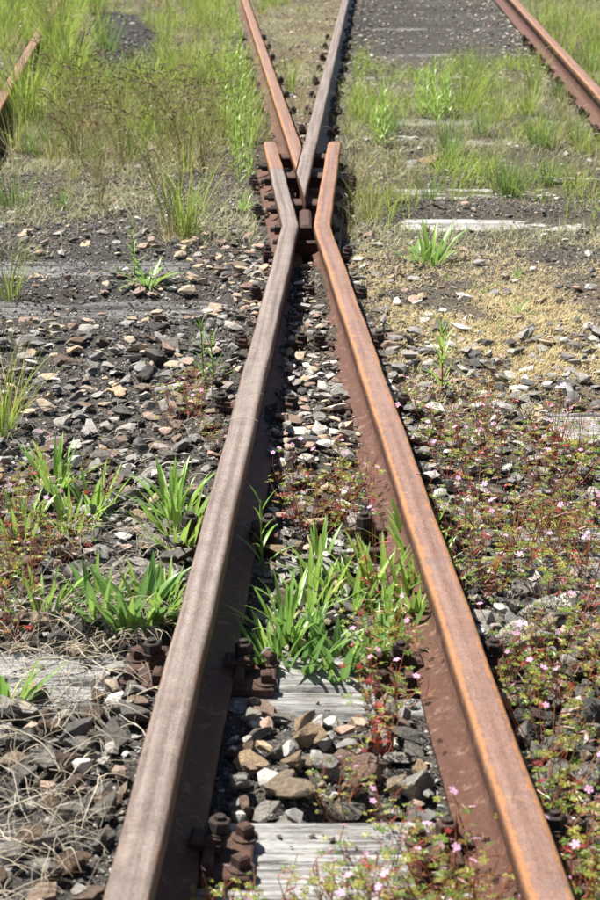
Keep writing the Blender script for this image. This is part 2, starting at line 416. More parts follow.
# ------------------------------------------------------------------ rails
ZB, ZT = .0215, .170      # underside of the foot, running surface
def profile():
    """half of the rail section, from the middle of the top down to the middle of the foot: (t, z, on_top)"""
    h = ZT
    p = [(0, h, 1), (.012, h - .0002, 1), (.0215, h - .0009, 1), (.0268, h - .0028, 1), (.0296, h - .006, .5), (HEAD, h - .014, 0), (HEAD + .0005, h - .030, 0),
         (.027, h - .037, 0), (.014, h - .045, 0), (.008, h - .055, 0), (.007, h - .09, 0), (.010, ZB + .036, 0), (.020, ZB + .026, 0),
         (.040, ZB + .0185, 0), (.059, ZB + .012, 0), (.0625, ZB + .009, 0), (.0625, ZB, 0)]
    left = [(-t, z, o) for t, z, o in p[:0:-1]]
    return left + p
PROF = profile()
def rail(name, fx, y0, y1, mat, parent, lim=None, step=.06, taper_end=0, taper_start=0, sink=0):
    """sweeps the section along x = fx(y); lim(y) gives bounds (t0, t1) at each y for (head, foot)"""
    ys = np.linspace(y0, y1, max(2, int((y1 - y0) / step))); n = len(PROF)
    V = []; Cc = []
    for y in ys:
        xc = fx(y); dz = -.004 * max(0, 1 - (y - y0) / .3) * 0
        lo, hi = (-9, 9) if lim is None else lim(y)
        te = 1.0
        if taper_end and y1 - y < taper_end: dz = -.022 * (1 - (y1 - y) / taper_end) ** 1.5; te = 1 - .28 * (1 - (y1 - y) / taper_end)
        if taper_start and y - y0 < taper_start: dz = -.014 * (1 - (y - y0) / taper_start)
        wv = .0009 * math.sin(y * 7.3) + .0006 * math.sin(y * 19.1)
        for t, z, o in PROF:
            x = xc + t * te + wv
            x = min(max(x, lo), hi)
            V.append((x, y, z + (dz if z > .1 else 0))); Cc.append((min(1, max(0, (.5 + t / .0616))), o, y / 20))
    f = [(k * n + i, k * n + (i + 1) % n, (k + 1) * n + (i + 1) % n, (k + 1) * n + i)[::-1] for k in range(len(ys) - 1) for i in range(n)]
    a = Acc(); a.add(V, f, Cc)
    for r, flip in ((0, False), (len(ys) - 1, True)):      # closed ends: strips joining the left and the right half
        b_ = r * n; half = n // 2
        vv = np.array(V[b_:b_ + n]); q = [(i, i + 1, n - 2 - i, n - 1 - i) for i in range(half - 1)]
        if flip: q = [k[::-1] for k in q]
        cc = np.array(Cc[b_:b_ + n]); cc[:, 1] = 0
        a.add(vv, q, cc)
        a.add(vv[[half - 1, half, half + 1]], [(0, 1, 2)], cc[[half - 1, half, half + 1]])
    me = a.mesh(name, mat, smooth=True)
    o = put(name, me, parent)
    return o
def empty(name, loc=(0, 0, 0), rz=0):
    o = bpy.data.objects.new(name, None); C.objects.link(o); o.location = loc; o.rotation_euler = (0, 0, rz)
    o.empty_display_size = .1
    return o
# left rail, with its wing
def limL(y): return (-9, l1(y) + .045) if 5.2 < y <= YN else (-9, 9)
def limR(y): return (l2(y) - .045, 9) if 5.2 < y <= YN else (-9, 9)
def limWL(y): return (-9, wl(y) + .045)
def limWR(y): return (wr(y) - .045, 9)
JL = 7.18
LR = empty('running_rail'); tag(LR, 'left near rail, grey brown head, bending out into a wing beside the crossing nose', 'rail')
rail('rail_section', l1, .2, YN, M['rail_left'], LR, limL)['label'] = 'long straight length of rail with a grey brown head'
rail('wing_rail', wl, YN + .0005, JL, M['rail_left'], LR, limWL)
rail('wing_rail', wl, JL + .004, YW, M['rail_right'], LR, limWL, taper_end=.16)['label'] = 'reddish flared end of the wing'
RR = empty('running_rail'); tag(RR, 'right near rail, orange brown head, bending out into a wing beside the crossing nose', 'rail')
rail('rail_section', l2, .2, YN, M['rail_right'], RR, limR)['label'] = 'long straight length of rail with orange edged head'
rail('wing_rail', wr, YN + .0005, YW, M['rail_right'], RR, limWR, taper_end=.16)
# the nose and its two legs
NO = empty('crossing_nose'); tag(NO, 'forked crossing nose between the wing rails with two legs running apart', 'rail crossing')
def lim_rleg(y):
    if y > 9.2: return (-9, 9)
    return (max(l1(y) - HEAD, l2(y) - HEAD), 9 if y > YW else l1(y) + .058)
def lim_lleg(y):
    if y > 9.2: return (-9, 9)
    return (-9 if y > YW else l2(y) - .058, l1(y) - HEAD - .0025)
rail('right_leg', l1, 6.47, 18.6, M['rail_left'], NO, lim_rleg, taper_start=.25)
JV = 8.16
rail('left_leg', l2, 7.14, JV, M['rail_right'], NO, lim_lleg)
rail('left_leg', l2, JV + .004, 18.6, M['rail_right'], NO, lim_lleg)
a = Acc()
box(a, ((l1(6.3) + l2(6.3)) / 2, 6.29, .092), (.045, .30, .10), 0, bev=.01)
a.build('nose_block', M['iron'], NO)
for yy, wd in ((6.16, .05), (6.75, .035), (7.35, .035), (7.85, .035)):
    for fx, fo, s in ((wl, l2, 1), (wr, l1, -1)):
        if yy < 6.4:
            if s < 0: continue
            a = Acc(); box(a, ((wl(yy) + wr(yy)) / 2, yy + .01, .06), (abs(wr(yy) - wl(yy)) - .017, .12, .055), 0, bev=.006)
            a.build('spacer_block', M['iron'], NO); continue
        xa, xb = fx(yy) + s * .009, max(fo(yy), l1(yy) - HEAD) - .009 if s > 0 else fo(yy) + .009
        if s > 0: xb = fo(yy) - .010
        a = Acc(); box(a, ((xa + xb) / 2, yy, .088), (abs(xb - xa), .11, .05), 0, bev=.006); a.build('spacer_block', M['iron'], NO)
for yy in (6.12, 6.34, 6.72, 6.98, 7.34, 7.70):        # bolts through the webs, seen outside each wing
    for fx, s in ((wl, -1), (wr, 1)):
        a = Acc(); x = fx(yy)
        prism(a, (x + (.008 if s > 0 else -.044), yy, .084), .019, .036, 6, .3 + yy, axis='x'); prism(a, (x + (.040 if s > 0 else -.060), yy, .084), .010, .02, 8, axis='x')
        a.build('cross_bolt', M['dark_iron'], NO)
FR = empty('running_rail'); tag(FR, 'far right rail with a shiny brown head at the upper right edge', 'rail')
rail('rail_section', l3, .2, 18.6, M['rail_right'], FR)
FL = empty('running_rail'); tag(FL, 'far left rail half hidden by tall grass at the upper left edge', 'rail')
rail('rail_section', l4, .2, 18.6, M['rail_right'], FL)

# ------------------------------------------------------------------ rail fastenings: plate, ribs, clips, bolts, screws
def m_(fn, name, mat):
    a = Acc(); fn(a); return a.mesh(name, mat)
def plate_fn(a):
    box(a, (0, 0, .011), (.29, .14, .018), bev=.003)
    for s in (-1, 1): box(a, (s * .078, 0, .030), (.018, .13, .034), bev=.004)
def clip_fn(a): box(a, (.006, 0, -.004), (.050, .046, .018), bev=.005); box(a, (.018, 0, .008), (.024, .04, .010), bev=.003)
def bolt_fn(a):
    prism(a, (0, 0, -.03), .0095, .103, 10, bev=.05)
def nut_fn(a):
    prism(a, (0, 0, 0), .0185, .020, 6, .2, bev=.12); prism(a, (0, 0, -.012), .019, .005, 12, bev=.1); prism(a, (0, 0, -.006), .021, .004, 12, bev=.1)
def screw_fn(a):
    prism(a, (0, 0, 0), .022, .007, 12, bev=.4); box(a, (0, 0, .017), (.022, .022, .022), .4, bev=.004)
def plate_end_fn(a):
    box(a, (.07, 0, .011), (.15, .14, .018), bev=.003); box(a, (.078, 0, .030), (.018, .13, .034), bev=.004)
PM = dict(plate_end=m_(plate_end_fn, 'base_plate', M['iron']), plate=m_(plate_fn, 'base_plate', M['iron']), clip=m_(clip_fn, 'clip', M['iron']), bolt=m_(bolt_fn, 'bolt', M['dark_iron']),
          nut=m_(nut_fn, 'nut', M['dark_iron']), screw=m_(screw_fn, 'coach_screw', M['iron']), nut2=m_(nut_fn, 'nut', M['iron']))
PLATES = []
def fastening(x, y, rz, label, group, sides=(-1, 1), half=False):
    t = empty('rail_fastening', (x, y, 0), rz); tag(t, label, 'rail fastening', group)
    pl = put('base_plate', PM['plate'] if len(sides) == 2 else PM['plate_end'], t)
    pl.scale = ((.72 if half else 1) * (sides[0] if len(sides) == 1 else 1), .8 if half else 1, 1)
    if len(sides) == 1 and sides[0] < 0: pl.scale = (.72 if half else 1, .8, 1); pl.rotation_euler = (0, 0, math.pi)
    for s in sides:
        put('clip', PM['clip'], t, (s * .066, 0, .052), (0, R(6) * s, 0 if s > 0 else math.pi))
        b_ = put('bolt', PM['bolt'], t, (s * .089, rng.uniform(-.006, .006), .062 - (.040 if not half else .050) + rng.uniform(-.004, .003)), (rng.uniform(-.09, .09), rng.uniform(-.09, .09), 0))
        put('nut', PM['nut'] if (rng.random() < .85 or half) else PM['nut2'], b_, (0, 0, .046), (0, 0, rng.uniform(0, 1)))
        for q in ((-.045, .045) if not half else ()):
            put('coach_screw', PM['screw'], t, (s * .130, q + rng.uniform(-.006, .006), .020), (0, 0, rng.uniform(0, 1.5)))
    t.scale = (1, 1, 1) if half else (.94, .9, .86)
    PLATES.append((x, y))
    return t
for k, yc in enumerate(SL):
    if yc > 14 or k == 0 and False: continue
    nm = ORD[k - 1] if k else 'hidden'
    ph = f'on the {nm} sleeper from the front' if k else 'on the hidden sleeper below the frame'
    G = 'rusty bolted rail fastenings on the sleepers'
    if yc < 5.75:
        near = yc > 2.9
        fastening(l1(yc), yc, -math.atan(S1[1]), f'rusty plate with bolts holding the left near rail {ph}', G, (-1, 1) if k > 1 else (1,), near)
        fastening(l2(yc), yc, -math.atan(S2[1]), f'rusty plate with bolts holding the right near rail {ph}', G, (-1, 1), near)
    elif yc < 8.2:
        fastening(wl(yc) + .0, yc, .05, f'dark bolts outside the left wing rail {ph}', G, (-1,), True)
        fastening(wr(yc) - .0, yc, -.05, f'dark bolts outside the right wing rail {ph}', G, (1,), True)
    else:
        fastening(l1(yc), yc, -math.atan(S1[1]), f'rusty plate under the right leg of the fork {ph}', G, (-1, 1), True)
        if yc > 9: fastening(l2(yc), yc, -math.atan(S2[1]), f'rusty plate under the left leg of the fork {ph}', G, (-1, 1), True)
    if yc > 8.0: fastening(l3(yc), yc, -.0447, f'rusty plate and bolts at the far right rail {ph}', G, (-1, 1), True)
    if yc > 8.4: fastening(l4(yc), yc, .088, f'rusty plate and bolts at the far left rail {ph}', G, (-1, 1), True)
PLATES = np.array(PLATES)

# ------------------------------------------------------------------ where things stand, in words
PEND = []
def side_words(X, Y):
    if Y < YN:
        if X < l1(Y): return 'left of the left rail'
        return 'between the rails' if X < l2(Y) else 'right of the right rail'
    if X < l4(Y): return 'past the far left rail'
    if X < min(wl(min(Y, YW)), l2(Y)): return 'in the left track'
    if X > l3(Y): return 'past the far right rail'
    if X > max(l1(Y), wr(min(Y, YW)) if Y < YW else -9): return 'in the right track'
    return 'in the fork'
def bay_words(Y):
    k = sum(1 for s in SL[1:] if s < Y)
    return 'before the first sleeper' if k == 0 else f'behind the {ORD[k-1]} sleeper'
def pend(o, desc, cat, group, X, Y):
    PEND.append((o, desc, side_words(X, Y), bay_words(Y), X)); tag(o, desc, cat, group)
def settle():
    d = {}
    for t in PEND: d.setdefault((t[1], t[2], t[3]), []).append(t)
    for (desc, sw, bw), L in d.items():
        L.sort(key=lambda t: t[4])
        for i, t in enumerate(L):
            e = '' if len(L) == 1 else (', leftmost' if i == 0 else (', rightmost' if i == len(L) - 1 else f', {ORD[min(i, 28)]} from left'))
            t[0]['label'] = f'{desc} {sw}, {bw}{e}'

# ------------------------------------------------------------------ rocks
def rock_mesh(seed, npts, fine, mat, name='ballast_stone'):
    r = np.random.default_rng(seed)
    v = r.normal(size=(npts, 3)); v /= np.linalg.norm(v, axis=1)[:, None]
    v *= r.uniform(.82, 1.1, (npts, 1)); v *= np.array([1, r.uniform(.66, .92), r.uniform(.46, .72)])
    # one or two cleaved faces
    for _ in range(2):
        nrm = r.normal(size=3); nrm /= np.linalg.norm(nrm); dd = v @ nrm; lim = r.uniform(.4, .7) * dd.max()
        v = v - np.outer(np.clip(dd - lim, 0, None), nrm)
    bm = bmesh.new()
    for q in v: bm.verts.new(q)
    res = bmesh.ops.convex_hull(bm, input=bm.verts)
    for g in set(res['geom_interior'] + res['geom_unused']):
        if isinstance(g, bmesh.types.BMVert) and g.is_valid: bm.verts.remove(g)
    bmesh.ops.dissolve_limit(bm, angle_limit=R(14), verts=bm.verts, edges=bm.edges)
    if fine:
        bmesh.ops.bevel(bm, geom=bm.edges[:] + bm.verts[:], offset=.045, segments=1, affect='EDGES', clamp_overlap=True)
        bmesh.ops.triangulate(bm, faces=bm.faces)
        bmesh.ops.subdivide_edges(bm, edges=[e for e in bm.edges if e.calc_length() > .3], cuts=1)
        bmesh.ops.triangulate(bm, faces=bm.faces)
        from mathutils import noise as mn
        for q in bm.verts:
            k = mn.noise(q.co * 2.2 + Vector((seed * 3.7, 0, 0))) * .10 + mn.noise(q.co * 6 + Vector((seed, 9, 0))) * .04
            q.co += q.co.normalized() * k
    else:
        bmesh.ops.triangulate(bm, faces=bm.faces)
    me = bpy.data.meshes.new(name); bm.to_mesh(me); bm.free()
    if mat: me.materials.append(mat)
    return me
ROCKS = [rock_mesh(100 + i, 15, True, M['stone']) for i in range(26)]
def raw(me):
    v = np.empty(len(me.vertices) * 3); me.vertices.foreach_get('co', v)
    f = np.array([p.vertices[:] for p in me.polygons]); return v.reshape(-1, 3), f
LOW = [raw(rock_mesh(300 + i, 9, False, None)) for i in range(10)]
MID = [raw(rock_mesh(500 + i, 14, False, None)) for i in range(12)]

PAL = {'grey': [(.27, .26, .24), (.21, .205, .195), (.32, .30, .275)], 'dark grey': [(.115, .112, .108), (.14, .135, .128), (.09, .087, .083)],
       'tan': [(.45, .36, .26), (.42, .34, .26), (.47, .36, .235)], 'pale grey': [(.50, .48, .44), (.43, .42, .39), (.56, .54, .50)],
       'pinkish brown': [(.35, .25, .20), (.32, .22, .175), (.28, .21, .17)], 'brown': [(.20, .145, .105), (.17, .125, .095)]}
def zone(X, Y, px_, py):
    """coverage, size factor, colour chances at a place"""
    if X < l1(Y) if Y < YN else X < wl(min(Y, YW)):
        near = math.exp(-max(0, (l1(Y) - X) - .1) / .25)
        if py > 690: return .92, 1.22, dict(zip(PAL, (.46, .08, .06, .10, .15, .15)))
        if py > 610: return .35, .9, dict(zip(PAL, (.4, .2, .05, .05, .1, .2)))
        if py > 450: return .75, 1.08, dict(zip(PAL, (.52, .2, .05, .1, .08, .05)))
        if py > 335: return .27, 1.25, dict(zip(PAL, (.42, .2, .15, .06, .12, .05)))
        if py > 238: return .07 + .55 * near, .95, dict(zip(PAL, (.28, .14, .3, .03, .18, .07)))
        if 78 < px_ < 160 and 15 < py < 84: return .45, .9, dict(zip(PAL, (.12, .86, 0, .02, 0, 0)))
        return .08, .8, dict(zip(PAL, (.4, .3, .1, .1, .1, 0)))
    if Y < YN and X < l2(Y):
        if py > 705: return .97, 1.2, dict(zip(PAL, (.36, .06, .22, .22, .12, .02)))
        if py > 570: return .6, .9, dict(zip(PAL, (.36, .12, .14, .18, .1, .1)))
        if py > 440: return .92, 1.15, dict(zip(PAL, (.32, .08, .2, .28, .10, .02)))
        if py > 270: return .70, .88, dict(zip(PAL, (.3, .12, .15, .22, .18, .03)))
        return .5, .6, dict(zip(PAL, (.3, .3, .05, .05, .1, .2)))
    if Y > YN and X < l1(Y): return .35, .8, dict(zip(PAL, (.4, .2, .2, .1, .1, 0)))
    if py > 610: return .72, 1.0, dict(zip(PAL, (.5, .16, .05, .21, .05, .03)))
    if py > 425: return .62, .95, dict(zip(PAL, (.5, .25, .03, .17, .03, .02)))
    if py > 335: return .30, 1.1, dict(zip(PAL, (.55, .18, .05, .17, .03, .02)))
    if py > 240: return .05 + .35 * math.exp(-(X - l2(Y)) / .12), .8, dict(zip(PAL, (.3, .2, .1, .2, .2, 0)))
    if py > 100: return .05, .8, dict(zip(PAL, (.4, .1, .2, .25, .05, 0)))
    e = min(X - l1(Y), l3(Y) - X)
    return (.12 + .8 * math.exp(-abs(e - .15) / .2)) if e > 0 else .1, .8, dict(zip(PAL, (.35, .1, .15, .22, .14, .04)))
def in_bare(X, Y):
    for k, a, b_, dp in BARE:
        if abs(Y - SL[k]) < .13:
            x0, x1 = P(a, pix(0, SL[k])[1])[0], P(b_, pix(0, SL[k])[1])[0]
            if x0 < X < x1: return True
    return False
stones = []
grid = {}
def try_stone(X, Y, r, z0=0, layer=0, force=False, col=None, cname=None):
    if not force:
        d = float(rail_dist(X, Y))
        if d < (.066 if Y < 3.9 or 5.9 < Y < 8.2 else .034) + r * .9: return False
        if len(PLATES):
            q = PLATES[np.abs(PLATES[:, 1] - Y) < (.08 if Y < 2.95 else .045) + r * .6]
            if len(q) and np.min(np.abs(q[:, 0] - X)) < (.15 if Y < 2.95 else .105) + r * .15: return False
        if in_bare(X, Y) and rng.random() < (.97 if Y < 3.2 or Y > 5.5 or X > 0 else .72): return False
    gi, gj = int(X / .08), int(Y / .08)
    for i in range(gi - 1, gi + 2):
        for j in range(gj - 1, gj + 2):
            for (sx, sy, sr, sl) in grid.get((i, j, layer), ()):
                if (sx - X) ** 2 + (sy - Y) ** 2 < (.74 * (sr + r)) ** 2: return False
    grid.setdefault((gi, gj, layer), []).append((X, Y, r, layer))
    return True
def pick(d):
    k = list(d); p = np.array([d[q] for q in k]); p = p / p.sum()
    return k[rng.choice(len(k), p=p)]
def scatter(n, rmin, rmax, layer, cover_k, y0=1.5, y1=18.5):
    # candidates spread evenly over the wedge the camera can see, and a step to each side
    inv = rng.uniform(y0 ** .9, y1 ** .9, n) ** (1 / .9)
    for Y in inv:
        hw = .19 * Y + .42
        X = rng.uniform(-hw, hw)
        px_, py = pix(X, Y)
        cv, sz, pal = zone(X, Y, px_, py)
        if rng.random() > cv * cover_k: continue
        r = (rmin + (rmax - rmin) * rng.random() ** 1.5) * sz
        if not try_stone(X, Y, r, layer=layer): continue
        cn = pick(pal); c = np.array(PAL[cn][rng.integers(len(PAL[cn]))]) * rng.uniform(.85, 1.18)
        z = float(gh(X, Y)) + r * rng.uniform(.2, .48) + (layer * .016)
        stones.append([X, Y, z, r, cn, c])
# stones that stand out in the photograph: photo x, y, radius in photo pixels, colour
HERO = [(432, 163, 17, 'tan'), (217, 308, 14, 'tan'), (186, 291, 14, 'tan'), (238, 272, 12, 'brown'), (57, 328, 10, 'tan'), (115, 206 + 125, 0, 'tan'),
        (136, 351, 11, 'tan'), (88, 388, 12, 'tan'), (48, 378, 11, 'tan'), (172, 368, 10, 'tan'), (30, 345, 15, 'dark grey'), (59, 453, 18, 'pinkish brown'), (125, 350, 0, 'tan'),
        (518, 402, 17, 'pale grey'), (500, 380, 10, 'pale grey'), (566, 393, 12, 'pale grey'), (548, 388, 9, 'pale grey'), (479, 350, 10, 'tan'), (573, 349, 13, 'dark grey'), (422, 295, 10, 'tan'),
        (338, 422, 12, 'pale grey'), (309, 458, 24, 'grey'), (347, 462, 18, 'pale grey'), (300, 485, 20, 'pale grey'), (268, 452, 15, 'brown'), (275, 490, 16, 'tan'), (371, 490, 12, 'pale grey'),
        (321, 732, 24, 'tan'), (240, 742, 20, 'pinkish brown'), (283, 746, 18, 'grey'), (258, 716, 14, 'pale grey'), (420, 780, 28, 'pale grey'), (398, 750, 21, 'pale grey'), (283, 777, 24, 'tan'), (236, 775, 18, 'grey'),
        (360, 712, 20, 'pinkish brown'), (330, 770, 15, 'grey'), (350, 795, 20, 'grey'), (390, 800, 17, 'grey'), (485, 828, 14, 'pinkish brown'),
        (125, 768, 34, 'grey'), (88, 712, 26, 'grey'), (15, 755, 22, 'grey'), (70, 815, 24, 'grey'), (30, 838, 26, 'brown'), (108, 740, 24, 'grey'), (55, 730, 20, 'brown'), (10, 790, 18, 'grey'), (180, 700, 18, 'dark grey'), (150, 810, 16, 'brown'),
        (110, 605, 24, 'grey'), (70, 560, 22, 'brown'), (130, 500, 20, 'grey'), (100, 460, 17, 'grey'), (72, 862, 26, 'brown'), (100, 838, 20, 'grey'), (45, 880, 24, 'grey'), (88, 895, 22, 'pinkish brown'), (108, 800, 22, 'brown'), (128, 690, 17, 'grey'), (140, 702, 15, 'brown'), (118, 672, 12, 'grey'), (150, 475, 14, 'grey'), (120, 415, 16, 'grey'), (152, 545, 22, 'grey'),
        (560, 745, 26, 'grey'), (588, 780, 24, 'grey'), (548, 700, 24, 'grey'), (532, 650, 28, 'pale grey'), (585, 700, 20, 'grey'), (560, 805, 22, 'dark grey'), (590, 840, 22, 'grey'), (415, 115, 0, 'brown'), (358, 113, 8, 'brown'),
        (430, 480, 14, 'pale grey'), (470, 460, 16, 'grey'), (410, 375, 10, 'grey'), (385, 330, 9, 'pale grey'), (350, 352, 13, 'pinkish brown'), (308, 372, 9, 'pale grey')]
for hx, hy, hr, cn in HERO:
    if hr == 0: continue
    X, Y = P(hx, hy, .02); r = hr / pxm(X, Y) / 1.0
    if try_stone(X, Y, r * .92, force=True):
        d = float(rail_dist(X, Y))
        if d < .066 + r * .6: continue
        c = np.array(PAL[cn][rng.integers(len(PAL[cn]))])
        stones.append([X, Y, float(gh(X, Y)) + r * .42, r, cn, c])
scatter(7000, .030, .046, 0, 1.0, 1.5, 3.6)
scatter(11000, .024, .042, 0, 1.0, 1.5, 7)
scatter(26000, .017, .036, 0, 1.0)
scatter(45000, .009, .019, 0, .38, 1.6, 14)
scatter(9000, .016, .036, 1, .8, 1.6, 3.4)
scatter(22000, .012, .032, 1, .5, 1.6, 9)
stones.sort(key=lambda s: -(s[3] * pxm(s[0], s[1]) * (1 if abs(pix(s[0], s[1])[0] - 300) < 315 and -8 < pix(s[0], s[1])[1] < 915 else 0)))
grit = Acc()
for i, (X, Y, z, r, cn, c) in enumerate(stones):
    tl = .28 if Y > 3.3 else .42
    rot = Euler((rng.uniform(-tl, tl), rng.uniform(-tl, tl), rng.uniform(0, 6.28))); fz = rng.uniform(.55, .85) if Y > 3.2 else rng.uniform(.8, 1.1)
    if i < 300:
        o = put('ballast_stone', ROCKS[rng.integers(len(ROCKS))], None, (X, Y, z), rot, (r, r * rng.uniform(.8, 1.05), r * fz), c)
        sz = 'large' if r > .034 else ('mid-sized' if r > .024 else 'small')
        pend(o, f'{sz} {cn} stone', 'stone', 'ballast stones lying round the rails', X, Y)
    else:
        v, f = MID[rng.integers(len(MID))] if r * pxm(X, Y) > 4 else LOW[rng.integers(len(LOW))]
        m = np.array(rot.to_matrix()); grit.add((v * np.array([r, r, r * fz])) @ m.T + np.array([X, Y, z]), f, c)
print('stones', len(stones))
tag(grit.build('small_ballast', M['grit']), 'small loose ballast stones filling in around the larger ones', 'gravel', kind='stuff')

# fine cinders, vectorised
def fine(n, rmin, rmax, y0, y1, pw, acc, lowset):
    u = rng.random(n); Y = (y0 ** pw + u * (y1 ** pw - y0 ** pw)) ** (1 / pw)
    X = rng.uniform(-1, 1, n) * (.19 * Y + .35)
    r = rmin + (rmax - rmin) * rng.random(n) ** 2.5
    d = rail_dist(X, Y); keep = d > np.where(Y < 3.8, .05, .030)
    wood = np.zeros(n, bool)
    for k, a, b_, dp in BARE:
        x0, x1 = P(a, pix(0, SL[k])[1])[0], P(b_, pix(0, SL[k])[1])[0]
        wood |= (np.abs(Y - SL[k]) < .125) & (X > x0) & (X < x1)
    keep &= ~(wood & (rng.random(n) < np.where((Y < 3.2) | (X > 0), .95, .45)))
    keep &= rng.random(n) < .35 + .9 * fbm(X * 5, Y * 5, 44)
    X, Y, r, wood = X[keep], Y[keep], r[keep], wood[keep]
    Z = np.where(wood, .002, gh(X, Y)) + r * .25
    n = len(X)
    ax, az = rng.uniform(0, 6.28, n), rng.uniform(0, 6.28, n)
    g = rng.random(n); shade = np.where(g < .42, rng.uniform(.05, .13, n), np.where(g < .82, rng.uniform(.15, .30, n), rng.uniform(.32, .52, n)))
    warm = rng.random(n) < .22
    col = np.stack([shade * (1 + .22 * warm), shade * .97, shade * (.93 - .2 * warm)], -1)
    which = rng.integers(0, len(lowset), n)
    for w in range(len(lowset)):
        v, f = lowset[w]; q = np.where(which == w)[0]
        if not len(q): continue
        ca, sa, cz, sz = np.cos(ax[q]), np.sin(ax[q]), np.cos(az[q]), np.sin(az[q])
        V = v[None] * r[q, None, None]
        y_ = V[..., 1] * ca[:, None] - V[..., 2] * sa[:, None]; z_ = V[..., 1] * sa[:, None] + V[..., 2] * ca[:, None]
        x2 = V[..., 0] * cz[:, None] - y_ * sz[:, None]; y2 = V[..., 0] * sz[:, None] + y_ * cz[:, None]
        V = np.stack([x2 + X[q, None], y2 + Y[q, None], z_ + Z[q, None]], -1)
        F = f[None] + (np.arange(len(q)) * len(v))[:, None, None]
        acc.add(V.reshape(-1, 3), F.reshape(-1, f.shape[1]), np.repeat(col[q], len(v), 0))
fa = Acc()
fine(125000, .003, .0100, 1.7, 8, 1.2, fa, LOW)
fine(16000, .006, .014, 7, 18, 1.2, fa, LOW)
tag(fa.build('cinder_gravel', M['grit']), 'fine black and grey cinder gravel between the sleepers', 'gravel', kind='stuff')

# ------------------------------------------------------------------ blades and leaves
def blades(acc, base, az, lean, L, w, curve, c0, c1, K=5, twist=None):
    """tapering strips: base (n,3); everything else (n,)"""
    n = len(L); s = np.linspace(0, 1, K + 1)[None]
    h = L[:, None] * (np.sin(lean)[:, None] * s + curve[:, None] * s ** 2 * .6)
    z = L[:, None] * (np.cos(lean)[:, None] * s - np.abs(curve)[:, None] * s ** 2.4 * .42)
    dx, dy = np.cos(az)[:, None], np.sin(az)[:, None]
    tw = az + math.pi / 2 + (rng.uniform(-.9, .9, n) if twist is None else twist)
    wx, wy = np.cos(tw)[:, None], np.sin(tw)[:, None]
    ww = w[:, None] * .5 * np.clip(1 - s ** 2.2, .04, 1) * np.clip(.55 + 2 * s, 0, 1)
    cx = base[:, 0:1] + h * dx; cy = base[:, 1:2] + h * dy; cz = base[:, 2:3] + z
    A = np.stack([cx - ww * wx, cy - ww * wy, cz], -1); B = np.stack([cx + ww * wx, cy + ww * wy, cz + ww * .35], -1)
    V = np.stack([A, B], 2).reshape(n, -1, 3)
    f = np.array([(2 * k, 2 * k + 1, 2 * k + 3, 2 * k + 2) for k in range(K)])
    F = f[None] + (np.arange(n) * 2 * (K + 1))[:, None, None]
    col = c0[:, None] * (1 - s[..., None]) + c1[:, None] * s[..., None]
    acc.add(V.reshape(-1, 3), F.reshape(-1, 4), np.repeat(col[:, :, None], 2, 2).reshape(-1, 3))
GREEN = np.array([.15, .235, .035]); LGREEN = np.array([.36, .44, .07]); DGREEN = np.array([.045, .105, .018]); STRAW = np.array([.46, .38, .21]); OLIVE = np.array([.22, .225, .075]); BLUEG = np.array([.17, .25, .09])
def mixcols(n, a, b_, sd=.18):
    t = rng.random((n, 1)); return (a * (1 - t) + b_ * t) * rng.uniform(1 - sd, 1 + sd, (n, 1))
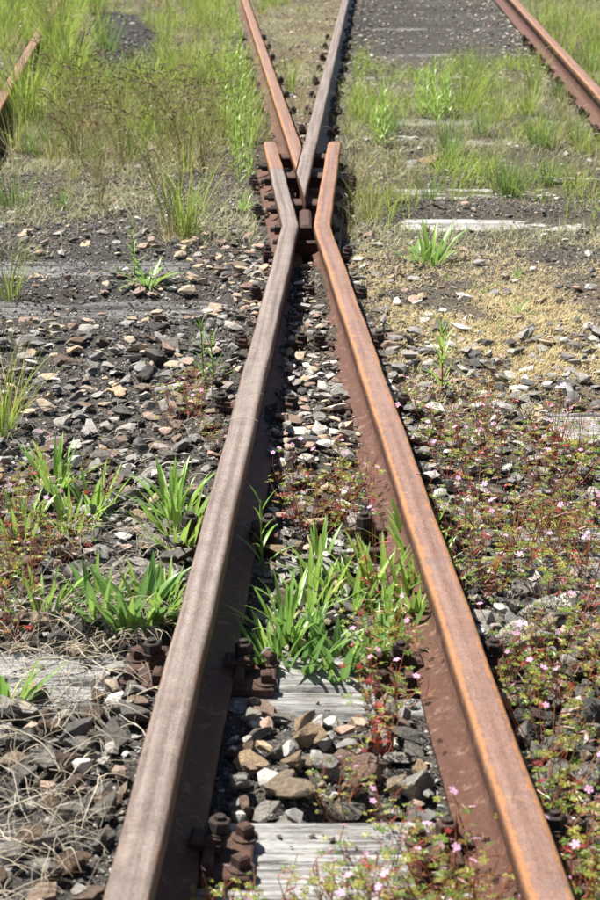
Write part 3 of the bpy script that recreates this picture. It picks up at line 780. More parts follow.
def tuft(kind, seed):
    a = Acc(); global rng
    keep = rng; rng = np.random.default_rng(seed)
    if kind == 'tall':
        n = 46; L = rng.uniform(.20, .52, n); rad = .05; w = rng.uniform(.0035, .0065, n); lean = rng.uniform(0, .42, n); cu = rng.uniform(0, .6, n); c = mixcols(n, GREEN, LGREEN)
    elif kind == 'dense':
        n = 70; L = rng.uniform(.12, .34, n); rad = .055; w = rng.uniform(.003, .006, n); lean = rng.uniform(0, .5, n); cu = rng.uniform(0, .5, n); c = mixcols(n, GREEN, BLUEG)
    elif kind == 'thin':
        n = 34; L = rng.uniform(.12, .40, n); rad = .05; w = rng.uniform(.002, .0035, n); lean = rng.uniform(0, .45, n); cu = rng.uniform(0, .4, n); c = mixcols(n, OLIVE, STRAW)
    elif kind == 'mixed':
        n = 60; L = rng.uniform(.08, .30, n); rad = .06; w = rng.uniform(.0025, .0045, n); lean = rng.uniform(0, .6, n); cu = rng.uniform(0, .6, n)
        c = np.where(rng.random((n, 1)) < .45, mixcols(n, STRAW, OLIVE), mixcols(n, GREEN, LGREEN))
    elif kind == 'foxtail':
        n = 26; L = rng.uniform(.10, .34, n); rad = .06; w = rng.uniform(.002, .0035, n); lean = rng.uniform(0, .5, n); cu = rng.uniform(0, .6, n); c = mixcols(n, OLIVE, STRAW * .8)
    elif kind == 'low':
        n = 44; L = rng.uniform(.04, .13, n); rad = .05; w = rng.uniform(.002, .004, n); lean = rng.uniform(.1, .9, n); cu = rng.uniform(0, .6, n)
        c = np.where(rng.random((n, 1)) < .6, mixcols(n, STRAW, OLIVE), mixcols(n, GREEN, OLIVE))
    az = rng.uniform(0, 6.28, n); q = rad * np.sqrt(rng.random(n)); base = np.stack([q * np.cos(az + .4), q * np.sin(az + .4), -.01 * np.ones(n)], -1)
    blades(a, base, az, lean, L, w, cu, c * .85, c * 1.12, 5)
    if kind in ('tall', 'mixed', 'thin', 'foxtail'):          # dry undergrowth at the foot and seed heads on thin culms
        m = 22; az2 = rng.uniform(0, 6.28, m); b2 = np.stack([.04 * np.cos(az2), .04 * np.sin(az2), np.zeros(m)], -1)
        blades(a, b2, az2, rng.uniform(.4, 1.2, m), rng.uniform(.05, .16, m), rng.uniform(.002, .004, m), rng.uniform(0, .8, m), mixcols(m, STRAW, STRAW), mixcols(m, STRAW, STRAW * 1.2), 4)
        for _ in range({'thin': 8, 'foxtail': 16}.get(kind, 5)):
            az3 = rng.uniform(0, 6.28); ln = rng.uniform(.3, .55) * (1 if kind == 'tall' else .75); s = np.linspace(0, 1, 7); le = rng.uniform(.05, .4)
            p = np.stack([np.cos(az3) * ln * (le * s + .12 * s ** 3), np.sin(az3) * ln * (le * s + .12 * s ** 3), ln * (s - .08 * s ** 3)], -1)
            tube(a, p, .0011, .0008, 3, (.30, .29, .12))
            d = p[-1] - p[-2]; d /= np.linalg.norm(d)
            hc = (.24, .17, .09) if rng.random() < .6 else (.50, .46, .34)
            if kind == 'foxtail': hc = (.15, .10, .055)
            if rng.random() < (.9 if kind == 'foxtail' else .5):                  # drooping dark spike
                q2 = [p[-1] + d * .012 * k + np.array([0, 0, -.0018 * k * k]) + np.array([np.cos(az3), np.sin(az3), 0]) * .0018 * k * k for k in range(5)]
                tube(a, q2, .0032, .0012, 4, hc)
            else:                                   # open panicle
                for k in range(12):
                    o_ = p[-1] - d * rng.uniform(0, .09) + rng.normal(size=3) * np.array([.014, .014, .01])
                    bl = np.array([o_]); blades(a, bl, np.array([rng.uniform(0, 6)]), np.array([.6]), np.array([.010]), np.array([.004]), np.array([.2]), np.array([hc]), np.array([hc]), 2)
    rng = keep
    return a.mesh('grass_tuft', M['grass'])
TUFTS = {k: [tuft(k, 900 + 31 * i + len(k)) for i in range(5)] for k in ('tall', 'dense', 'thin', 'mixed', 'low', 'foxtail')}
TDESC = {'tall': 'tall green grass tuft', 'dense': 'dense green grass tuft', 'thin': 'thin straw grass tuft', 'mixed': 'mixed half-dry grass tuft', 'low': 'low dry grass tuft', 'foxtail': 'brown-eared dry grass tuft'}
TB = []
def put_tuft(kind, X, Y, s, sx=None):
    z = float(gh(X, Y)); o = put('grass_tuft', TUFTS[kind][rng.integers(5)], None, (X, Y, z), (rng.uniform(-.08, .08), rng.uniform(-.08, .08), rng.uniform(0, 6.28)), (sx or s, sx or s, s))
    pend(o, TDESC[kind], 'grass tuft', 'grass tufts growing along the old track', X, Y); TB.append(o)
# tufts placed after the photograph: kind, photo x, y of the foot, height scale
for kind, x, y, s in [('tall', 178, 243, .95), ('tall', 188, 240, .8), ('thin', 170, 246, .8), ('dense', 13, 212, .85), ('dense', 60, 214, .5), ('thin', 100, 215, .8), ('dense', 505, 196, .9), ('dense', 512, 198, .75),
                      ('dense', 540, 150, .9), ('mixed', 552, 150, .9), ('tall', 462, 112, .8), ('tall', 470, 108, .7), ('tall', 535, 95, .8), ('tall', 528, 118, .7), ('dense', 445, 165, .8), ('mixed', 370, 225, .7), ('thin', 355, 205, .8),
                      ('tall', 8, 300, .55), ('tall', 0, 440, .7), ('thin', 12, 420, .75), ('dense', 385, 140, .6), ('mixed', 400, 205, .5), ('dense', 430, 200, .6), ('dense', 450, 155, .9), ('mixed', 575, 190, .7), ('low', 590, 200, 1),
                      ('dense', 590, 75, .8), ('tall', 580, 40, .7), ('mixed', 560, 30, .6), ('tall', 597, 60, .8), ('mixed', 570, 12, .6), ('low', 540, 10, 1), ('mixed', 598, 20, .7), ('thin', 352, 180, .7), ('thin', 349, 240, .6),
                      ('tall', 290, 100, .55), ('mixed', 296, 70, .6), ('mixed', 286, 80, .6), ('thin', 299, 118, .6), ('tall', 262, 18, .8), ('tall', 275, 12, .7), ('tall', 286, 8, .6), ('mixed', 300, 16, .6), ('tall', 268, 6, .8)]:
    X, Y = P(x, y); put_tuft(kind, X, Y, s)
def region_tufts(n, fn):
    c = 0; t = 0
    while c < n and t < n * 30:
        t += 1; r_ = fn()
        if r_ is None: continue
        kind, X, Y, s = r_
        if rail_dist(X, Y) < .09: continue
        put_tuft(kind, X, Y, s); c += 1
def ul():          # upper left meadow
    Y = rng.uniform(8.2, 18); X = rng.uniform(-.185 * Y - .2, min(wl(min(Y, YW)), l2(Y)) - .12)
    x, y = pix(X, Y)
    if 78 < x < 162 and 15 < y < 118 and rng.random() < .95: return None
    if 140 < x < 235 and 28 < y < 75 and rng.random() < .8: return None
    if x > 205 and y > 150: return None
    if fbm(X * .9, Y * .9, 77) < .42 and rng.random() < .7: return None
    if y > 130: k = rng.choice(['thin', 'mixed', 'low', 'dense'], p=[.3, .3, .2, .2]); s = rng.uniform(.6, .95)
    elif x < 130: k = rng.choice(['tall', 'mixed', 'dense'], p=[.7, .2, .1]); s = rng.uniform(.8, 1.2)
    else: k = rng.choice(['tall', 'mixed', 'thin'], p=[.4, .35, .25]); s = rng.uniform(.7, 1.0)
    return k, X, Y, s
region_tufts(112, ul)
def ul2():
    Y = rng.uniform(7.2, 9.6); X = rng.uniform(-.185 * Y - .1, wl(min(Y, YW)) - .35)
    return rng.choice(['thin', 'low', 'mixed'], p=[.4, .35, .25]), X, Y, rng.uniform(.5, .8)
region_tufts(30, ul2)
def ur():          # right track beyond the crossing
    Y = rng.uniform(6.6, 12.3); X = rng.uniform(wr(min(Y, YW)) + .12 if Y < YW else l1(Y) + .12, min(.185 * Y + .2, l3(Y) - .1))
    x, y = pix(X, Y)
    if in_bare(X, Y) and rng.random() < .93: return None
    if y < 100 and x < 410: return None
    return rng.choice(['mixed', 'low', 'dense', 'thin'], p=[.3, .45, .13, .12]), X, Y, rng.uniform(.4, .75)
region_tufts(64, ur)
def rr_():
    Y = rng.uniform(9.5, 18); X = l3(Y) + rng.uniform(.15, 1.6)
    if X > .19 * Y + .3: return None
    return rng.choice(['tall', 'mixed', 'low'], p=[.3, .4, .3]), X, Y, rng.uniform(.5, .8)
region_tufts(16, rr_)
for i in range(34):
    Y = rng.uniform(12.4, 18.3) if i < 27 else rng.uniform(8.6, 10.0); X = l4(Y) + rng.uniform(.085, .15)
    if abs(pix(X, Y)[0] - 300) < 330: put_tuft(rng.choice(['tall', 'mixed']), X, Y, rng.uniform(.9, 1.25))
for i in range(34):
    X, Y = P(rng.uniform(55, 245), rng.uniform(112, 178))
    if X < wl(min(Y, YW)) - .12: put_tuft('foxtail', X, Y, rng.uniform(.75, 1.15))
# thin cover that nobody could count: short grass and dry moss
def cover(name, label, n, ybox, fn_keep, L0, L1, w0, w1, ca, cb, K=3, lean=(.1, 1.1)):
    Y = rng.uniform(*ybox, n); X = rng.uniform(-1, 1, n) * (.19 * Y + .5)
    k = fn_keep(X, Y) & (rail_dist(X, Y) > .075)
    X, Y = X[k], Y[k]; n = len(X); a = Acc()
    base = np.stack([X, Y, gh(X, Y) - .002], -1)
    blades(a, base, rng.uniform(0, 6.28, n), rng.uniform(*lean, n), rng.uniform(L0, L1, n), rng.uniform(w0, w1, n), rng.uniform(0, .9, n), mixcols(n, ca, cb), mixcols(n, ca, cb), K)
    tag(a.build(name, M['grass']), label, 'ground cover', kind='stuff'); print(name, n)
def bare_mask(X, Y):
    w = np.zeros(X.shape, bool)
    for k, a, b_, dp in BARE:
        x0, x1 = P(a, pix(0, SL[k])[1])[0], P(b_, pix(0, SL[k])[1])[0]; w |= (np.abs(Y - SL[k]) < .12) & (X > x0) & (X < x1)
    return w
def patch(X, Y):
    x, y = pix(X, Y); return (((x - 118) / 40) ** 2 + ((y - 50) / 34) ** 2 < .6 + .8 * fbm(X * 2, Y * 2, 8)) | ((np.abs(x - 165) < 26) & (np.abs(y - 12) < 9))
def k_moss(X, Y):
    d = np.exp(-(((X - .85) / .8) ** 2 + ((Y - 5.0) / .60) ** 2) * 1.3) + .22 * (Y > 5.3) * (Y < 6.6)
    return (rng.random(X.shape) < d * 1.5 * sstep(.30, .50, fbm(X * 4, Y * 4, 12))) & (X > l2(Y) + .1) & ~(bare_mask(X, Y) & (rng.random(X.shape) < .95))
cover('dry_moss', 'tan dry moss and short dead grass right of the right rail', 230000, (4.2, 6.8), k_moss, .010, .032, .0020, .0040, np.array([.60, .47, .27]), np.array([.42, .38, .2]), 2, (.3, 1.3))
def k_short(X, Y):
    d = sstep(5.8, 6.8, Y) * (1 - .95 * sstep(10.8, 12.6, Y) * (X > l1(Y)) * (X < l3(Y)))
    return (rng.random(X.shape) < d * (.05 + 1.1 * sstep(.42, .6, fbm(X * 2.6, Y * 2.6, 15)))) & ~patch(X, Y) & ~(bare_mask(X, Y) & (rng.random(X.shape) < .93)) & ~((X > wl(np.minimum(Y, YW)) - .1) & (X < wr(np.minimum(Y, YW)) + .05) & (Y < 9.5))
cover('short_grass', 'short patchy grass spreading over the sleepers beyond the crossing', 150000, (5.9, 20), k_short, .02, .09, .0025, .005, np.array([.22, .26, .10]), np.array([.46, .41, .28]), 3)
def k_green(X, Y):
    d = sstep(7.5, 9, Y) * ((X < l2(Y) - .1) | (X > l3(Y) + .1) | (Y > 18.7))
    x_, y_ = 300 + F_PX * X / (Y * ct + CAM_Z * st), 0
    return (rng.random(X.shape) < d * (.08 + .95 * sstep(.42, .58, fbm(X * 1.5, Y * 1.1, 25)))) & ~patch(X, Y)
cover('meadow_grass', 'bright green grass filling the ground beside the far rails', 70000, (7.6, 26), k_green, .06, .34, .003, .006, GREEN, LGREEN, 4, (0, .5))
cover('meadow_straw', 'straw coloured dead grass standing among the green beside the far rails', 30000, (7.2, 26), k_green, .05, .30, .0025, .004, STRAW * .9, OLIVE, 4, (0, .8))

def k_weeds(X, Y):
    return (rng.random(X.shape) < sstep(6.4, 7.4, Y) * (1 - sstep(11.5, 13, Y)) * 1.0 * sstep(.50, .66, fbm(X * 2.6, Y * 2.0, 61))) & (X > l1(Y) + .14) & (X > wr(np.minimum(Y, YW)) + .1) & (X < l3(Y) - .1) & ~(bare_mask(X, Y) & (rng.random(X.shape) < .8))
cover('green_weeds', 'loose green grass blades between the larger tufts in the right track', 60000, (6.4, 13), k_weeds, .05, .20, .0025, .0045, GREEN, LGREEN, 4, (0, .6))
def k_right(X, Y):
    return (rng.random(X.shape) < .9 * sstep(.40, .58, fbm(X * 1.6, Y * 1.6, 71))) & (X > l3(Y) + .1)
cover('dry_verge', 'dry pale grass along the outside of the far right rail', 30000, (8.5, 20), k_right, .05, .22, .0025, .0045, STRAW, OLIVE * 1.2, 4, (0, .8))

# ------------------------------------------------------------------ leafy plants with broad lance leaves
def lance(L, W, bend, fold, c0, c1, seed):
    K = 9; r = np.random.default_rng(seed); s = np.linspace(0, 1, K + 1)
    w = W * .5 * (np.sin(np.pi * np.clip(s * .93 + .07, 0, 1) ** .75)) ** .8; w[-1] = .0002
    ang = np.cumsum(np.full(K + 1, bend / K)) - bend / K
    x = np.concatenate([[0], np.cumsum(np.sin(ang[1:]) * L / K)]); z = np.concatenate([[0], np.cumsum(np.cos(ang[1:]) * L / K)])
    wav = .12 * W * np.sin(s * 9 + seed)
    nx_, nz_ = np.cos(ang), -np.sin(ang)
    A = np.stack([x + (fold * w + wav * .3) * nx_ * -1, -w, z + (fold * w) * nz_ * -1], -1)
    B = np.stack([x, 0 * w, z], -1)
    D = np.stack([x + (fold * w - wav * .3) * nx_ * -1, w, z + (fold * w) * nz_ * -1], -1)
    V = np.stack([A, B, D], 1).reshape(-1, 3)
    f = [(3 * k + j, 3 * k + j + 1, 3 * k + j + 4, 3 * k + j + 3) for k in range(K) for j in range(2)]
    col = np.repeat(np.outer(1 - s, c0) + np.outer(s, c1), 3, 0); col[1::3] *= 1.25
    a = Acc(); a.add(V, f, col); return a.mesh('leaf', M['leaf'], smooth=True)
LEAVES = {'dead': [lance(.10, .007, 1.0 + .3 * i, .3, np.array([.38, .34, .13]), np.array([.45, .36, .18]), 50 + i) for i in range(4)],
          'broad': [lance(.125, .018, .25 + .15 * i, .3, np.array([.15, .25, .06]), np.array([.10, .20, .05]), i) for i in range(4)],
          'light': [lance(.125, .012, .2 + .15 * i, .3, np.array([.27, .40, .07]), np.array([.21, .33, .06]), 10 + i) for i in range(4)],
          'narrow': [lance(.12, .009, .3 + .2 * i, .3, np.array([.17, .30, .05]), np.array([.15, .28, .05]), 20 + i) for i in range(4)],
          'pale': [lance(.09, .012, .7 + .15 * i, .3, np.array([.22, .31, .09]), np.array([.17, .28, .08]), 30 + i) for i in range(4)]}
def leafy(x, y, kind, n, s, spread, label, stem_h=0, group='broad leaved green plants by the rails', flat=0, z=None, stemcol=(.2, .28, .06)):
    X, Y = P(x, y); z = float(gh(X, Y)) if z is None else z
    t = empty('leafy_plant', (X, Y, z)); tag(t, label, 'plant', group)
    if stem_h:
        a = Acc(); q = np.linspace(0, 1, 6); dxy = rng.uniform(-.15, .15, 2)
        p = np.stack([stem_h * dxy[0] * q ** 1.5, stem_h * dxy[1] * q ** 1.5, stem_h * q], -1); tube(a, p, .0028, .0014, 5, stemcol)
        a.build('stem', M['leaf'], t)
    for i in range(n):
        az = i * 2.4 + rng.uniform(-.4, .4)
        if not stem_h and rng.random() < .45: az = math.copysign(math.pi / 2, math.sin(az)) + rng.uniform(-.7, .7)
        me = LEAVES[kind if (stem_h or rng.random() < .5) else rng.choice(['narrow', 'light', 'dead'], p=[.55, .33, .12])][rng.integers(4)]
        if stem_h:
            q = (i + .5) / n; b0 = (stem_h * dxy[0] * q ** 1.5, stem_h * dxy[1] * q ** 1.5, stem_h * q * .97); tilt = rng.uniform(.35, .9) * (1.15 - .7 * q); sc = s * (1.05 - .45 * q) * rng.uniform(.8, 1.1)
        else:
            rr = spread * math.sqrt(rng.random()); b0 = (rr * math.cos(az), rr * math.sin(az), -.004); tilt = rng.uniform(.0, .4) + (rng.random() < .25) * rng.uniform(0, .5) + flat + rr / spread * .2; sc = s * rng.uniform(.7, 1.2)
        put('leaf', me, t, b0, Euler((0, tilt, az)), (sc, sc * rng.uniform(.8, 1.2), sc))
    return t
LP = [(150, 630, 'broad', 12, 1.0, .035, 'broad dark green leaves in a clump left of the left rail beside the second sleeper'),
      (125, 632, 'broad', 9, .95, .035, 'broad leaf clump just left of the biggest clump by the second sleeper'),
      (95, 622, 'broad', 8, .9, .03, 'spreading broad leaves above the grey sleeper end, outer left'),
      (165, 615, 'light', 9, .8, .03, 'light green leaves tight against the left rail at the second sleeper'),
      (42, 622, 'light', 7, .9, .03, 'pair of upright green leaves near the left edge among dry straw'),
      (70, 535, 'light', 9, .85, .04, 'light green upright leaves over stones, left of the third sleeper'),
      (95, 520, 'light', 7, .85, .03, 'small upright leafy clump right of its twin on the left stones'),
      (180, 548, 'light', 12, .95, .035, 'tall narrow green leaves beside the left rail at the third sleeper'),
      (172, 520, 'narrow', 12, 1.1, .03, 'thin bright leaves just behind the tall ones beside the left rail'),
      (20, 540, 'light', 8, .85, .04, 'flat green leaves at the left edge near pink flowers'),
      (55, 500, 'narrow', 9, 1.0, .03, 'narrow bright leaves left of the left stones, far from the rail'),
      (275, 660, 'broad', 9, .9, .035, 'broad green leaves between the rails beside the rusty bolt'),
      (300, 655, 'broad', 11, 1.0, .04, 'broad green leaves between the rails over the second sleeper'),
      (335, 662, 'broad', 12, 1.0, .04, 'thick leafy clump in the middle between the rails'),
      (370, 655, 'broad', 11, 1.0, .04, 'leafy clump between the rails, right of the middle'),
      (398, 645, 'broad', 10, 1.0, .035, 'dark leaves leaning on the foot of the right rail'),
      (415, 620, 'light', 11, 1.05, .03, 'tall light blades rising against the right rail'),
      (425, 590, 'light', 9, 1.05, .03, 'light green leaves lapping over the inner edge of the right rail'),
      (385, 595, 'light', 11, 1.1, .04, 'light upright leaves behind the dark clump near the right rail'),
      (350, 605, 'light', 10, .95, .04, 'light leaves behind the middle clump between the rails'),
      (310, 610, 'light', 10, 1.0, .04, 'light leaves behind the left clump between the rails'),
      (285, 632, 'narrow', 10, 1.1, .03, 'narrow leaves close beside the shaded side of the left rail'),
      (320, 570, 'narrow', 8, 1.0, .03, 'sparse narrow leaves in the pale stones between the rails'),
      (415, 560, 'narrow', 9, 1.2, .03, 'curved thin leaves reaching over the right rail'),
      (5, 705, 'narrow', 12, .9, .03, 'small bright leafy sprout at the left edge beside the sleeper')]
for x, y, k, n, s, sp, lb in LP: leafy(x, y, k, int(n * 2.7), s * (.95 if 240 < x < 440 else 1.0), sp * 1.4, lb)
leafy(262, 570, 'narrow', 10, .8, .02, 'upright light green shoot beside the shaded left rail foot', stem_h=.16)
leafy(442, 400, 'light', 26, .72, .02, 'single upright leafy plant with reddish foot right of the right rail', stem_h=.20, stemcol=(.4, .05, .04))
leafy(430, 268, 'pale', 18, 1.3, .05, 'pale green leafy plant at the edge of the tan moss')
leafy(418, 266, 'pale', 12, 1.1, .04, 'lower pale leaves left of the pale leafy plant in the moss')
leafy(147, 288, 'pale', 26, 1.25, .04, 'spiky pale green rosette on the stones left of the crossing', flat=.35)
leafy(135, 283, 'narrow', 20, .6, .02, 'upright feathery shoot rising from the spiky rosette', stem_h=.20)
leafy(204, 395, 'narrow', 18, .65, .02, 'thin grey green leafy stem beside the left rail', stem_h=.19, stemcol=(.25, .25, .14))
leafy(214, 398, 'narrow', 14, .6, .02, 'shorter thin leafy stem close to the left rail', stem_h=.15)
leafy(243, 212, 'pale', 14, .9, .03, 'pale green rosette beside the left wing rail', flat=.3)
leafy(262, 222, 'pale', 9, .7, .03, 'small pale rosette against the left wing rail', flat=.2)
leafy(517, 318, 'pale', 9, .6, .02, 'small green rosette on the tan moss to the right', flat=.2)
leafy(517, 280, 'pale', 8, .55, .02, 'tiny green rosette farther back on the tan moss', flat=.2)
leafy(482, 292, 'pale', 10, .6, .02, 'flat pale rosette in the middle of the tan moss', flat=.6)
leafy(452, 284, 'pale', 7, .5, .02, 'tiny sprout between the pale plant and the flat rosette', flat=.3)
leafy(498, 332, 'pale', 8, .5, .02, 'low yellowish sprout at the near edge of the moss', flat=.5)
for i, (x, y, h) in enumerate([(424, 118, .26), (432, 115, .30), (441, 118, .27), (449, 117, .22), (418, 112, .2), (437, 125, .22), (383, 148, .30), (378, 150, .24)]):
    nm = 'bright green leafy weed in the right track' if i < 6 else 'yellow green upright weed right of the fork'
    o = leafy(x, y, 'light', 30, .85, .03, nm, stem_h=h, group='tall leafy weeds beyond the crossing', stemcol=(.25, .35, .05))
    PEND.append((o, nm, '', bay_words(o.location.y), o.location.x))
for i, (x, y, h) in enumerate([(236, 150, .42), (243, 165, .38), (230, 120, .42), (247, 130, .36), (238, 100, .40), (228, 75, .4), (250, 185, .25), (240, 60, .4), (222, 60, .42), (251, 150, .3), (226, 145, .4), (233, 172, .34), (244, 135, .34), (246, 110, .34), (236, 85, .38), (232, 45, .4), (225, 105, .4), (240, 190, .26)]):
    o = leafy(x, y, 'light', 36, .62, .03, 'feathery green weed standing left of the left leg of the fork', stem_h=h, group='tall leafy weeds beyond the crossing')
    PEND.append((o, 'feathery green weed against the left leg', '', bay_words(o.location.y), o.location.x))

# ------------------------------------------------------------------ pink flowered cranesbill
def cut_leaf(acc, o, az, tilt, size, col):
    """a small hand-shaped leaf of five toothed lobes"""
    V = []; F = []
    for k, a in enumerate((-1.9, -.95, 0, .95, 1.9)):
        L = size * (1.0 if abs(a) < 1.2 else .75)
        for (p0, l, w, ad) in ((0, L, .16, 0), (.45, L * .42, .13, .75), (.45, L * .42, .13, -.75), (.7, L * .26, .1, .7), (.7, L * .26, .1, -.7)):
            bx, by = math.cos(a) * L * p0, math.sin(a) * L * p0
            dx, dy = math.cos(a + ad), math.sin(a + ad); ww = w * L * (1 if ad == 0 else .7)
            i0 = len(V)
            V += [(bx, by, 0), (bx + dx * l * .55 - dy * ww, by + dy * l * .55 + dx * ww, .06 * size), (bx + dx * l, by + dy * l, -.05 * size), (bx + dx * l * .55 + dy * ww, by + dy * l * .55 - dx * ww, .06 * size)]
            F.append((i0, i0 + 3, i0 + 2, i0 + 1))
    m = np.array(Euler((0, tilt, az)).to_matrix())
    acc.add(np.array(V) @ m.T + np.array(o), F, col)
def flower_mesh():
    a = Acc(); V = []; F = []; Cc = []
    for k in range(5):
        an = k * 2 * math.pi / 5; ca, sa = math.cos(an), math.sin(an)
        i0 = len(V)
        for (u, v, z) in ((.0005, 0, 0), (.0045, -.0024, .0014), (.0082, -.0034, .0017), (.0094, 0, .0013), (.0082, .0034, .0017), (.0045, .0024, .0014)):
            V.append((u * ca - v * sa, u * sa + v * ca, z)); Cc.append((.80, .42, .68) if u > .004 else (.88, .7, .8))
        F += [(i0, i0 + 1, i0 + 4, i0 + 5), (i0 + 1, i0 + 2, i0 + 3, i0 + 4)]
    a.add(V, F, Cc)
    tube(a, [(0, 0, -.007), (0, 0, -.003), (0, 0, .001)], .0014, .0010, 5, (.35, .10, .06))
    prism(a, (0, 0, .0005), .0011, .0022, 6, col=(.85, .7, .3))
    return a.mesh('flower', M['petal'])
FLOWER = flower_mesh()
RED = np.array([.36, .045, .035]); GLEAF = np.array([.17, .25, .04]); YLEAF = np.array([.33, .33, .06]); BRZ = np.array([.30, .17, .05])
def crane_proto(seed, h, spread, nst, redness):
    r = np.random.default_rng(seed); st_ = Acc(); lv = Acc(); fl = []
    for i in range(nst):
        az = r.uniform(0, 6.28); L = h * r.uniform(.6, 1.25); out = spread * r.uniform(.3, 1.1)
        s = np.linspace(0, 1, 6); k = r.uniform(-.4, .4)
        p = np.stack([np.cos(az + k * s) * out * s ** .8, np.sin(az + k * s) * out * s ** .8, L * s ** 1.25], -1) + np.array([r.normal() * .008, r.normal() * .008, 0])
        tube(st_, p, .0013, .0007, 3, (.36, .09, .07), (.42, .26, .10))
        for q in (2, 3, 4, 5):
            for _ in range(r.integers(0, 3)):
                az2 = r.uniform(0, 6.28); ln = r.uniform(.012, .035)
                e = p[q] + np.array([math.cos(az2) * ln, math.sin(az2) * ln, r.uniform(.002, .018)])
                tube(st_, [p[q], (p[q] + e) / 2 + np.array([0, 0, .003]), e], .0007, .0005, 3, (.38, .12, .07))
                c = RED if r.random() < redness else (YLEAF if r.random() < .45 else (BRZ if r.random() < .16 else GLEAF))
                cut_leaf(lv, e, az2, r.uniform(-.3, .6), r.uniform(.007, .0145), c * r.uniform(.75, 1.2))
        if r.random() < .32:
            d = p[-1] + np.array([r.normal() * .006, r.normal() * .006, r.uniform(.012, .03)])
            tube(st_, [p[-1], (p[-1] + d) / 2, d], .0007, .0005, 3, (.40, .12, .08)); fl.append(d + np.array([0, 0, .007]))
        if r.random() < .4:      # beaked seed pod
            d = p[4] + np.array([r.normal() * .01, r.normal() * .01, .02]); tube(st_, [p[4], d, d + np.array([0, 0, .014])], .0012, .0004, 4, (.32, .06, .05))
    return st_.mesh('stem', M['leaf']), lv.mesh('foliage', M['leaf']), fl
CR = [crane_proto(40 + i, .12 + .02 * (i % 3), .085 + .01 * (i % 4), 8 + i % 3, (.02, .07, .18)[i % 3]) for i in range(7)]
def cranesbill(X, Y, s, zadd=0, which=None):
    i = rng.integers(7) if which is None else which
    sm, lm, fl = CR[i]; z = float(gh(X, Y)) + zadd
    t = empty('cranesbill', (X, Y, z), rng.uniform(0, 6.28)); t.scale = (s, s, s)
    put('stem', sm, t)['kind'] = 'stuff'; put('foliage', lm, t)['kind'] = 'stuff'
    for d in fl:
        if rng.random() < .8: put('flower', FLOWER, t, tuple(d), (rng.uniform(-.7, .7), rng.uniform(-.7, .7), rng.uniform(0, 3)), rng.uniform(.58, .82))
    pend(t, ('green', 'bronze tinted', 'red leaved')[i % 3] + ' pink-flowered cranesbill', 'wildflower', 'pink cranesbill flowering between stones', X, Y)
CP = []
def cr_reg(n, fx, fy, s=(.8, 1.15), z=0):
    for _ in range(n):
        x, y = rng.uniform(*fx), rng.uniform(*fy); X, Y = P(x, y)
        if rail_dist(X, Y) < .07: continue
        if fbm(X * 5, Y * 5, 88) < .44 and x > 420: continue
        if any((X - a) ** 2 + (Y - b_) ** 2 < .0016 for a, b_ in CP): continue
        CP.append((X, Y)); cranesbill(X, Y, rng.uniform(*s), z)
cr_reg(21, (430, 600), (455, 560)); cr_reg(20, (470, 610), (560, 700)); cr_reg(7, (520, 610), (700, 830), (.8, 1.1))
cr_reg(9, (465, 600), (840, 960), (.8, 1.1)); cr_reg(6, (280, 470), (890, 980), (.8, 1.1)); cr_reg(4, (185, 290), (890, 1000), (.7, 1)); cr_reg(4, (280, 460), (790, 870), (.6, .85))
cr_reg(5, (360, 430), (660, 760), (.8, 1.1)); cr_reg(7, (305, 420), (500, 560), (.7, 1)); cr_reg(5, (330, 440), (640, 700), (.8, 1.1))
cr_reg(4, (170, 212), (410, 450), (.7, .9)); cr_reg(1, (190, 215), (450, 480), (.6, .8)); cr_reg(5, (-10, 60), (560, 650), (.7, 1)); cr_reg(3, (0, 110), (470, 620), (.6, .9)); cr_reg(6, (420, 560), (410, 460), (.6, .9))
cr_reg(3, (-10, 20), (510, 560), (.8, 1)); cr_reg(7, (520, 600), (900, 1060), (.9, 1.2)); cr_reg(5, (440, 500), (690, 800), (.9, 1.1)); cr_reg(9, (380, 500), (900, 1040), (.9, 1.2)); cr_reg(4, (432, 470), (545, 640), (.7, .9)); cr_reg(22, (615, 800), (470, 900)); cr_reg(2, (350, 440), (600, 680), (.8, 1.05)); cr_reg(6, (430, 500), (760, 930), (.9, 1.15)); cr_reg(6, (510, 570), (830, 960), (.9, 1.1))

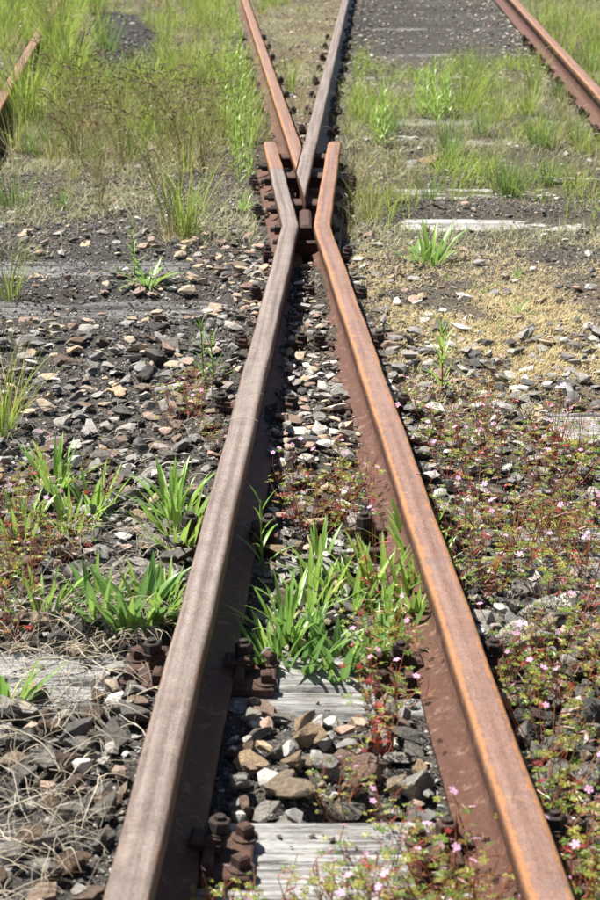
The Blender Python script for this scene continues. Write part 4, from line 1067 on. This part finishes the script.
# ------------------------------------------------------------------ dry stalks, straw and roots, lower left
def stalk_path(X, Y, L, az, lift, wob, r):
    s = np.linspace(0, 1, 9); k = r.uniform(-.9, .9) * wob; kk = r.uniform(.3, .8)
    a = az + k * s + r.uniform(-.9, .9) * (s > kk) * (r.random() < .4) + .12 * np.sin(s * 9 + k * 5)
    x = X + np.cumsum(np.cos(a)) * L / 9; y = Y + np.cumsum(np.sin(a)) * L / 9
    z = gh(x, y) + .022 + lift * np.sin(np.pi * s) * r.uniform(.3, 1) + r.uniform(0, .012)
    return np.stack([x, y, z], -1)
LOWL = [(rng.uniform(0, 195), rng.uniform(640, 890)) for _ in range(27)]
for i, (x, y) in enumerate(LOWL):
    X, Y = P(x, y); L = rng.uniform(.10, .24)
    p = stalk_path(X, Y, L, rng.uniform(0, 6.28), .035, 1.0, rng)
    p[:, 0] = np.minimum(p[:, 0], l1(p[:, 1]) - .055)
    a = Acc(); c = np.array([.56, .50, .40]) * rng.uniform(.65, 1.15); pp = p - np.array([X, Y, 0]); tube(a, pp, rng.uniform(.0009, .0017), .0005, 5, c, c * 1.1)
    for q in (3, 5):
        if rng.random() < .6:
            e = np.array([rng.normal() * .02, rng.normal() * .02, rng.uniform(0, .02)]); tube(a, [pp[q], pp[q] + e * .5, pp[q] + e + np.array([0, 0, -.004])], .0007, .0004, 3, c)
    o = a.build('dry_stalk', M['dry']); o.location = (X, Y, 0)
    pend(o, 'pale dry curved stalk', 'dry stalk', 'dead stalks strewn over the stones', X, Y)
sa = Acc()
for (n, xr, yr, L0, L1) in ((620, (-60, 195), (640, 930), .05, .15), (260, (-30, 190), (600, 660), .05, .16), (240, (60, 190), (540, 640), .04, .12), (90, (195, 250), (225, 262), .05, .14), (120, (0, 190), (440, 560), .03, .09), (140, (430, 600), (400, 700), .03, .10), (60, (20, 200), (380, 460), .03, .08), (90, (340, 600), (300, 420), .02, .07)):
    for _ in range(n):
        X, Y = P(rng.uniform(*xr), rng.uniform(*yr))
        if rail_dist(X, Y) < .085: continue
        p = stalk_path(X, Y, rng.uniform(L0, L1), rng.uniform(0, 6.28), .02, .9, rng); lim = .06
        bad = rail_dist(p[:, 0], p[:, 1]) < lim
        if bad.any(): continue
        c = np.array([.50, .44, .34]) * rng.uniform(.5, 1.15); tube(sa, p, rng.uniform(.0005, .0010), .0003, 3, c)
for yy, dz in ((3.98, .05), (3.80, -.03)):
    q = np.linspace(-.045, .036, 9); tube(sa, np.stack([l1(yy) + q, yy + dz * q * 12 + .01 * np.sin(q * 60), np.interp(np.abs(q), [0, .0215, .0268, .0296, .045], [.1708, .170, .168, .1645, .159]) + .0006], -1), .0006, .0004, 4, (.6, .56, .48))
tag(sa.build('straw_litter', M['dry']), 'tangle of thin dead straw and rootlets over the stones', 'straw', kind='stuff')
# white lichen cushion on the rubble, right; pale splinter of wood, upper right
def cushion(x, y, rad, label):
    X, Y = P(x, y); a = Acc(); n = 1500
    q = rad * np.sqrt(rng.random(n)); az = rng.uniform(0, 6.28, n)
    hz = .035 * (1 - (q / rad) ** 2)
    base = np.stack([q * np.cos(az) * 1.2, q * np.sin(az), hz], -1)
    blades(a, base, az, rng.uniform(0, 1.2, n), rng.uniform(.004, .010, n), rng.uniform(.002, .004, n), rng.uniform(0, .8, n), mixcols(n, np.array([.55, .54, .48]), np.array([.36, .34, .28])), mixcols(n, np.array([.62, .60, .54]), np.array([.4, .38, .3])), 2)
    s = np.linspace(0, 1, 6); 
    o = a.build('lichen_cushion', M['dry']); o.location = (X, Y, float(gh(X, Y)) + .012); tag(o, label, 'lichen')
cushion(552, 632, .05, 'whitish lichen cushion on the rubble right of the right rail')
cushion(520, 655, .035, 'smaller pale lichen cushion beside a stone right of the right rail')
def splinter(x, y, L, rz, label):
    X, Y = P(x, y); a = Acc(); s = np.linspace(-1, 1, 8)
    w = .018 * (1 - np.abs(s) ** 2.2) + .003; V = []
    for k, q in enumerate(s):
        for (t, z) in ((-1, 0), (-.6, .012), (.5, .014), (1, .002)): V.append((q * L / 2, t * w[k] + .004 * math.sin(k * 1.7), z + .004 * math.sin(k * 2.3)))
    f = [(k * 4 + j, k * 4 + (j + 1) % 4, (k + 1) * 4 + (j + 1) % 4, (k + 1) * 4 + j) for k in range(7) for j in range(4)]
    a.add(V, f, (1.5, 1.45, 1.35)); o = a.build('wood_splinter', M['wood']); o.location = (X, Y, float(gh(X, Y)) + .012); o.rotation_euler = (0, .03, rz); tag(o, label, 'wood scrap')
splinter(404, 141, .16, -.2, 'pale splinter of wood lying in the grass right of the fork')
splinter(570, 187, .26, -.06, 'long pale stick of wood in the grass at the right edge')
splinter(372, 145, .12, .5, 'short grey scrap of wood near the yellow green weed')
settle()
print('objects', len(bpy.data.objects))
